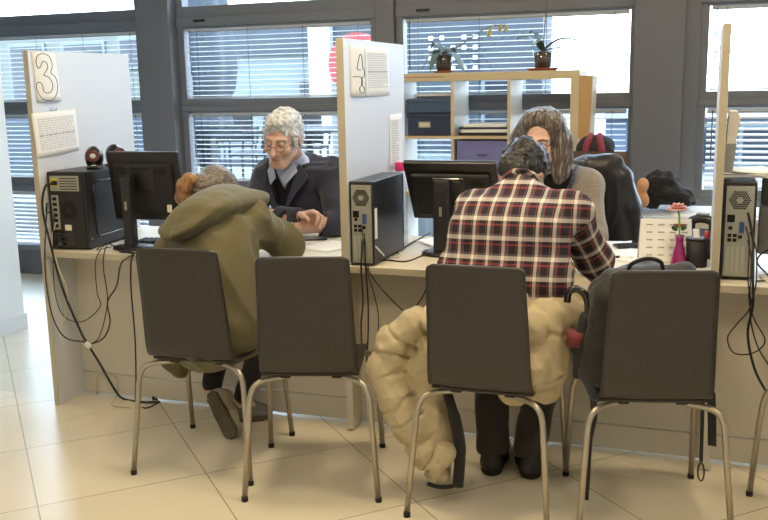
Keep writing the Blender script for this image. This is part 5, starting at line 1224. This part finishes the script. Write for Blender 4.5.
# legs and shoes
for q, K, N, nm in ((-1, kn[0], an[0], 0), (1, kn[1], an[1], 1)):
    pass
S = SDF((-2.15, 2.85, 0.04), (-1.5, 3.58, 0.70), 0.006); S.cone(hip+A((-0.08, 0, 0)), hip+A((0.08, 0, 0)), 0.11, None, 0.05)
for q, K, N in ((-1, kn[0], an[0]), (1, kn[1], an[1])): S.cone(hip+A((q*0.09, 0.02, -0.02)), K, 0.082, 0.060, 0.03); S.cone(K, N+(K-N)*0.06, 0.057, 0.042, 0.02)
S.noise(0.005, 16); S.build('trousers', M['black_trouser'], pq)
def trainer(heel, toe, upd, label_mat, par):
    heel, toe, upd = A(heel), A(toe), A(upd); d = (toe-heel)/np.linalg.norm(toe-heel); u = upd-d*(upd @ d); u /= np.linalg.norm(u); L = np.linalg.norm(toe-heel)
    S = SDF(np.minimum(heel, toe)-0.12, np.maximum(heel, toe)+0.12, 0.0036)
    S.chain([heel+u*0.045+d*0.035, heel+u*0.045+d*L*0.5, heel+u*0.034+d*(L-0.04)], [0.038, 0.041, 0.036], 0.02); S.cone(heel+u*0.05+d*0.04, heel+u*0.095+d*0.045, 0.037, 0.037, 0.02); S.plane(heel+u*0.016, -u, 0.002); S.plane(heel+u*0.098, u, 0.003)
    up_ = S.build('shoe', label_mat, par)
    S = SDF(np.minimum(heel, toe)-0.12, np.maximum(heel, toe)+0.12, 0.0036); S.chain([heel+d*0.036+u*0.012, heel+d*L*0.45+u*0.012, heel+d*(L-0.045)+u*0.012], [0.034, 0.034, 0.040], 0.02); S.plane(heel+u*0.020, u, 0.002); S.plane(heel, -u, 0.002)
    w = np.cross(d, u)
    def tread(P): a = (P-heel) @ d; b = (P-heel) @ w; c = (P-heel) @ u; return np.where(c < 0.005, np.maximum(np.where(np.abs((a/0.021) % 1-0.5) > 0.40, 0.004, 0), np.where(np.abs((b/0.024) % 1-0.5) > 0.40, 0.004, 0)), 0)
    S.field(tread, 0.02); S.build('sole', M['sole'], up_, 0)
trainer(P3(208, 392, 3.26), P3(233, 440, 3.205), (-0.25, 1.0, 0.45), M['shoe_grey'], pq)
trainer((-1.965, 3.40, 0.002), (-1.80, 3.50, 0.002), (0, 0, 1), mat('grey_trainer_fabric', srgb(118, 118, 114), 0.8), pq)

# ================================================================== soft things
o = empty('puffer_coat', (-0.70, 2.97, 0.455), label='beige puffer coat draped over the chair of the plaid man, hanging to the floor', cat='coat')
S = SDF((-1.26, 2.62, 0.0), (-0.24, 3.42, 0.98), 0.006)
def pf(px, k=0.008):
    pts = [P3(x, y, Y) for x, y, Y, r in px]; rs = [r for *_, r in px]
    for i in range(len(pts)-1): S.cone(pts[i], pts[i+1], rs[i], rs[i+1], k)
pf([(420, 330, 3.03, .06), (425, 400, 3.0, .055), (440, 462, 2.96, .035)], 0.03); pf([(440, 340, 3.03, .06), (440, 375, 3.0, .06)], 0.03)
# left flank: one sweeping padded length, gathered across by stitched channels
armL = [P3(*q) for q in ((446, 318, 3.0), (416, 324, 2.98), (393, 342, 2.965), (386, 368, 2.955), (396, 398, 2.945), (410, 426, 2.935), (426, 452, 2.925), (441, 474, 2.915))]; armR = [0.050, 0.058, 0.062, 0.068, 0.066, 0.060, 0.050, 0.032]
for a in range(len(armL)-1): S.cone(armL[a], armL[a+1], armR[a], armR[a+1], 0.02)
pf([(440, 340, 2.985, .066), (424, 372, 2.985, .064), (428, 400, 2.98, .056), (438, 440, 2.95, .042)], 0.012)
pf([(412, 338, 3.01, .055), (410, 366, 3.0, .055)], 0.03)
flR = [P3(*q) for q in ((546, 306, 3.05), (550, 318, 3.02), (550, 340, 3.0), (550, 366, 2.99), (546, 388, 2.98))]
for a in range(len(flR)-1): S.cone(flR[a], flR[a+1], 0.064, 0.064 if a < 3 else 0.050, 0.02)
pf([(514, 300, 3.0, .06), (516, 385, 2.97, .06)], 0.03)
pf([(500, 284, 3.14, .07), (536, 284, 3.16, .068), (568, 294, 3.16, .062), (592, 312, 3.13, .040)], 0.05); pf([(530, 306, 3.11, .07), (572, 316, 3.09, .052)], 0.05)
S.cone((-0.80, 2.93, 0.53), (-0.52, 2.93, 0.53), 0.075, None, 0.03); S.cone((-0.80, 2.92, 0.66), (-0.52, 2.92, 0.66), 0.06, None, 0.03)
def channels(line, per, depth, reach):
    L = np.array(line)
    def fn(P):
        Pw = P+0.035*np.stack([vnoise(P*9), vnoise(P*9+5), vnoise(P*9+11)], -1); best = np.full(len(P), 1e9); arc = np.zeros(len(P)); acc = 0
        for a, b in zip(L, L[1:]):
            e = b-a; n = np.linalg.norm(e); t = (Pw-a) @ e/n; tc = np.clip(t, 0, n); d = np.linalg.norm(P-a-np.outer(tc, e/n), axis=1); m = d < best; best[m] = d[m]; arc[m] = acc+tc[m]; acc += n
        g = np.abs(((arc/per) % 1)-0.5)*2; return np.where(best < reach, depth*np.exp(-((1-g)/0.16)**2)-depth*0.35*np.sin(np.pi*g*0.5+0.0)*0, 0)
    return fn
S.field(channels(armL, 0.088, 0.012, 0.085)); S.field(channels(flR, 0.115, 0.010, 0.10))
S.noise(0.007, 8, 3); S.folds(0.005, 9, (0, R(75), R(10)), (1, 1, 0.3), 9.0); S.folds(0.004, 14, (0, R(70), R(20)), (1, 1, 0.4), 5.0); S.folds(0.0025, 22, (0, R(80), R(-15)), (1, 1, 0.2), 12.0); S.folds(0.004, 28, (0, R(-40), 0), (1, 1, 0.3), 2.0); S.folds(0.003, 30, (0, R(30), 0), (1, 1, 0.3), 7.0)
# the shell of the chair stays in front of the coat
S.cut(lambda P: np.where((P[..., 0] > -0.858) & (P[..., 0] < -0.486) & (P[..., 2] > 0.40), (2.812-0.11*(P[..., 2]-0.46))-P[..., 1], -1.0))
S.plane((0, 0, 0.008), (0, 0, -1), 0.003)
S.build('shell', M['beige_nylon'], o)
m = MB(); zp = spline([P3(447, 392, 2.93), P3(455, 420, 2.92), P3(460, 450, 2.92), P3(458, 486, 2.91)], 6)
m.tube(zp, [0.018]*5+[0.022]*8+[0.02]*(len(zp)-13), 10); m.build('dark_facing', M['black_knit'], o, world=True)
m = MB(); m.tube(spline([P3(428, 484, 2.90), P3(440, 487, 2.88), P3(452, 486, 2.89), P3(462, 482, 2.90)], 5), 0.008, 8); m.build('drawcord', M['black_knit'], o, world=True)
S = SDF(P3(440, 468, 2.86)-0.08, P3(440, 468, 2.86)+0.08, 0.004); S.cone(P3(432, 474, 2.875), P3(446, 452, 2.885), 0.030, 0.038, 0.01); S.cone(P3(428, 480, 2.862), P3(440, 462, 2.875), 0.020, 0.022, 0.004, 'sub'); S.noise(0.003, 40)
S.build('cuff', M['beige_nylon'], o)

# backpack on the fourth chair
CX, CY4, CA = -0.155, 3.08, 14
ca, sa = math.cos(R(CA)), math.sin(R(CA))
def c4(x, y, z): return A((CX+ca*x-sa*y, CY4+sa*x+ca*y, z))
M['nylon'] = cloth_mat('black_pack_nylon', srgb(19, 20, 23), rough=0.65); M['nylon_grey'] = cloth_mat('slate_pack_nylon', srgb(42, 46, 58), rough=0.65); M['webbing'] = mat('black_webbing', srgb(26, 26, 28), 0.7)
o = empty('backpack', tuple(c4(-0.03, -0.08, 0.462)), label='black backpack sitting on the chair right of the plaid man, straps hanging down', cat='backpack')
S = SDF((-0.50, 2.72, 0.40), (0.20, 3.40, 0.95), 0.006); eul = (0, 0, R(CA))
S.box(c4(-0.035, -0.065, 0.655), (0.168, 0.115, 0.185), 0.07, eul, 0.03); S.ell(c4(-0.02, -0.075, 0.80), (0.15, 0.11, 0.085), eul, 0.05); S.box(c4(-0.04, 0.06, 0.60), (0.13, 0.05, 0.12), 0.04, eul, 0.015); S.ell(c4(-0.185, -0.06, 0.56), (0.05, 0.09, 0.10), eul, 0.03)
S.noise(0.008, 12); S.noise(0.003, 35, 2)
S.cut(lambda P: np.where(P[..., 2] > 0.45, (-0.212-((P[..., 0]-CX)*-sa+(P[..., 1]-CY4)*ca))-0.085*(P[..., 2]-0.5), -1.0)); S.plane((0, 0, 0.4635), (0, 0, -1), 0.003)
S.build('body', M['nylon'], o)
S = SDF((-0.45, 2.75, 0.76), (0.15, 3.25, 0.96), 0.005); S.cone(c4(-0.135, -0.10, 0.835), c4(0.09, -0.12, 0.865), 0.038, 0.034, 0.02); S.cone(c4(-0.16, -0.06, 0.80), c4(-0.02, -0.05, 0.862), 0.04, 0.04, 0.03); S.noise(0.005, 20); S.build('top_flap', M['nylon_grey'], o)
MB().tube(spline([c4(-0.095, -0.16, 0.878), c4(-0.085, -0.17, 0.905), c4(-0.04, -0.175, 0.922), c4(0.0, -0.175, 0.912), c4(0.012, -0.165, 0.885)], 6), 0.0065, 8).build('grab_handle', M['webbing'], o, world=True)
def strap(name, px, w=0.012, t=0.002):
    pts = spline([P3(x, y, Y) for x, y, Y in px], 6); m = MB(); vw = Vector((w, -0.2*w, 0)); n = Vector((0, t, 0))
    L = [Vector(p)-vw for p in pts]; Rr = [Vector(p)+vw for p in pts]
    for i in range(len(pts)-1):
        q = [L[i], Rr[i], Rr[i+1], L[i+1]]; m.prism(q, (0, 0, 0), n)
    m.build(name, M['webbing'], o, world=True)
strap('shoulder_strap', [(588, 372, 2.97), (592, 392, 2.95), (594, 415, 2.96), (589, 440, 2.97), (587, 470, 2.96), (585, 500, 2.95)], 0.012)
strap('side_strap', [(703, 396, 3.06), (702, 430, 3.06), (701, 462, 3.06)], 0.006); strap('wide_strap', [(711, 392, 3.08), (712, 420, 3.08), (712, 446, 3.08)], 0.014)
MB().tube([P3(701+3.2*math.cos(a), 472+9*math.sin(a), 3.06) for a in [2*math.pi*i/18 for i in range(18)]], 0.0028, 6, closed=True).build('strap_loop', M['webbing'], o, world=True)
S = SDF(P3(590, 372, 2.95)-0.14, P3(590, 372, 2.95)+0.14, 0.005); S.chain([P3(583, 350, 2.97), P3(588, 372, 2.95), P3(598, 394, 2.94)], [0.022, 0.03, 0.028], 0.02); S.noise(0.004, 25); S.build('padded_strap', M['nylon_grey'], o)
# umbrella in the side pocket
o = empty('folded_umbrella', tuple(P3(580, 374, 2.96)), label='folded black umbrella with crook handle and red band in the backpack side', cat='umbrella')
UY = 2.96
S = SDF(P3(580, 350, UY)-0.16, P3(580, 350, UY)+0.16, 0.004); S.chain([P3(586, 318, UY), P3(581, 345, UY), P3(578, 374, UY)], [0.022, 0.030, 0.020], 0.02); S.noise(0.004, 40, 2, stretch=(1, 1, 0.2)); S.build('canopy', M['nylon'], o)
MB().tube([P3(576.5, 331, UY-0.012), P3(575, 345, UY-0.012)], [0.030, 0.031], 20).build('red_band', mat('dull_red_band', srgb(112, 42, 40), 0.6), o, world=True)
MB().tube(spline([P3(587, 322, UY), P3(588, 306, UY), P3(585, 295, UY), P3(577, 289, UY), P3(569, 292, UY), P3(567, 302, UY)], 6), 0.0125, 12).build('crook_handle', M['black_gloss'], o, world=True)

# leather jacket on the office chair
M['leather'] = mat('black_leather', srgb(26, 25, 27), 0.42, var=0.15, bump=0.5, bscale=40, bdist=0.006, coat=0.2)
o = empty('leather_jacket', (-0.50, 4.70, 0.60), label='black leather jacket hanging over the office chair beside the woman with glasses', cat='jacket')
S = SDF((-0.80, 4.40, 0.46), (-0.12, 5.02, 1.16), 0.006); JY = 4.68
S.box(P3(603, 205, JY), (0.125, 0.045, 0.245), 0.045, (0, R(-8), R(-14)), 0.0); S.ell(P3(588, 168, JY), (0.12, 0.06, 0.07), (0, R(-4), R(-14)), 0.03)
S.chain([P3(604, 164, JY), P3(621, 178, JY), P3(630, 206, JY), P3(637, 245, JY)], [0.045, 0.055, 0.055, 0.050], 0.02)
S.folds(0.008, 9, (0, R(-15), 0), (1, 1, 0.25), 3.0); S.folds(0.004, 22, (0, R(10), R(20)), (1, 1, 0.25), 2.0); S.build('shell', M['leather'], o)
# heap of black clothing and orange bundle on the low cabinet
S = SDF((-0.46, 5.08, 0.74), (-0.02, 5.46, 1.0), 0.006); S.ell(P3(660, 185, 5.26), (0.10, 0.10, 0.085), None, 0.0); S.ell(P3(652, 195, 5.26), (0.08, 0.09, 0.07), None, 0.03); S.ell(P3(672, 195, 5.24), (0.10, 0.09, 0.06), None, 0.03); S.ell(P3(684, 200, 5.22), (0.06, 0.07, 0.035), None, 0.03); S.noise(0.014, 12); S.noise(0.008, 30, 4); S.plane((0, 0, 0.7515), (0, 0, -1), 0.004)
ob = S.build('garment_heap', cloth_mat('black_fleece', srgb(20, 19, 21), bump=0.6)); tag(ob, 'heap of black clothing lying on the low cabinet in front of the grey column', 'clothing')
S = SDF((-0.56, 4.98, 0.74), (-0.18, 5.26, 0.97), 0.005); S.ell(P3(643, 186, 5.12), (0.034, 0.045, 0.045), None, 0.0); S.ell(P3(640, 200, 5.12), (0.05, 0.055, 0.045), None, 0.03); S.noise(0.006, 16); S.plane((0, 0, 0.7515), (0, 0, -1), 0.004)
ob = S.build('cloth_bundle', cloth_mat('peach_cloth', srgb(206, 150, 104))); tag(ob, 'small peach orange bundle on the low cabinet beside the leather jacket', 'bundle')
# ================================================================== light
w = bpy.data.worlds.new('sky'); scene.world = w; w.use_nodes = True
nt = w.node_tree; bg = nt.nodes['Background']
tc = nt.nodes.new('ShaderNodeTexCoord'); sp = nt.nodes.new('ShaderNodeSeparateXYZ'); rp = nt.nodes.new('ShaderNodeValToRGB')
nt.links.new(tc.outputs['Generated'], sp.inputs[0]); nt.links.new(sp.outputs[2], rp.inputs[0])
rp.color_ramp.elements[0].position = 0.0; rp.color_ramp.elements[0].color = (0.76, 0.88, 1.0, 1)
rp.color_ramp.elements[1].position = 0.9; rp.color_ramp.elements[1].color = (0.58, 0.76, 1.0, 1)
nt.links.new(rp.outputs[0], bg.inputs[0]); bg.inputs[1].default_value = SKY
M['lamp_face'] = bpy.data.materials.new('lamp_face'); M['lamp_face'].use_nodes = True
b = M['lamp_face'].node_tree.nodes['Principled BSDF']; b.inputs['Emission Color'].default_value = (1, 0.80, 0.52, 1); b.inputs['Emission Strength'].default_value = 3
k = 0
for (x, y, e) in [(-2.1, 0.9, LAMP*0.75), (-0.7, 1.0, LAMP*0.8), (0.8, 1.0, LAMP*0.8), (-1.35, 2.85, LAMP*1.7), (-0.1, 2.85, LAMP*1.2), (1.4, 2.75, LAMP), (-2.2, 4.9, LAMP*0.45), (0.2, 4.9, LAMP*0.45)]:
    k += 1
    o = empty('ceiling_light', (x, y, 2.95), label='square ceiling light %s' % ['over the left front floor', 'over the middle front floor', 'over the right front floor', 'over the left chairs', 'over the plaid man', 'over the right counter end', 'over the grey-haired man', 'over the low cabinet'][k-1], cat='ceiling light', group='ceiling lights')
    MB().box((-0.22, -0.22, -0.05), (0.22, 0.22, -0.001), 0.008).build('housing', M['base_white'], o)
    MB().box((-0.19, -0.19, -0.054), (0.19, 0.19, -0.049)).build('diffuser', M['lamp_face'], o)
    ld = bpy.data.lights.new('ceiling_lamp', 'AREA'); ld.shape = 'SQUARE'; ld.size = 0.36; ld.energy = e; ld.color = LCOL
    lo = bpy.data.objects.new('lamp', ld); lo.location = (0, 0, -0.06); link(lo, o)
vs = scene.view_settings
vs.view_transform = 'Standard'; vs.look = 'None'; vs.gamma = 1; vs.use_curve_mapping = False; vs.exposure = EXPO
scene.cycles.use_denoising = True
scene.cycles.max_bounces = 8; scene.cycles.transparent_max_bounces = 16
scene.cycles.sample_clamp_indirect = 6
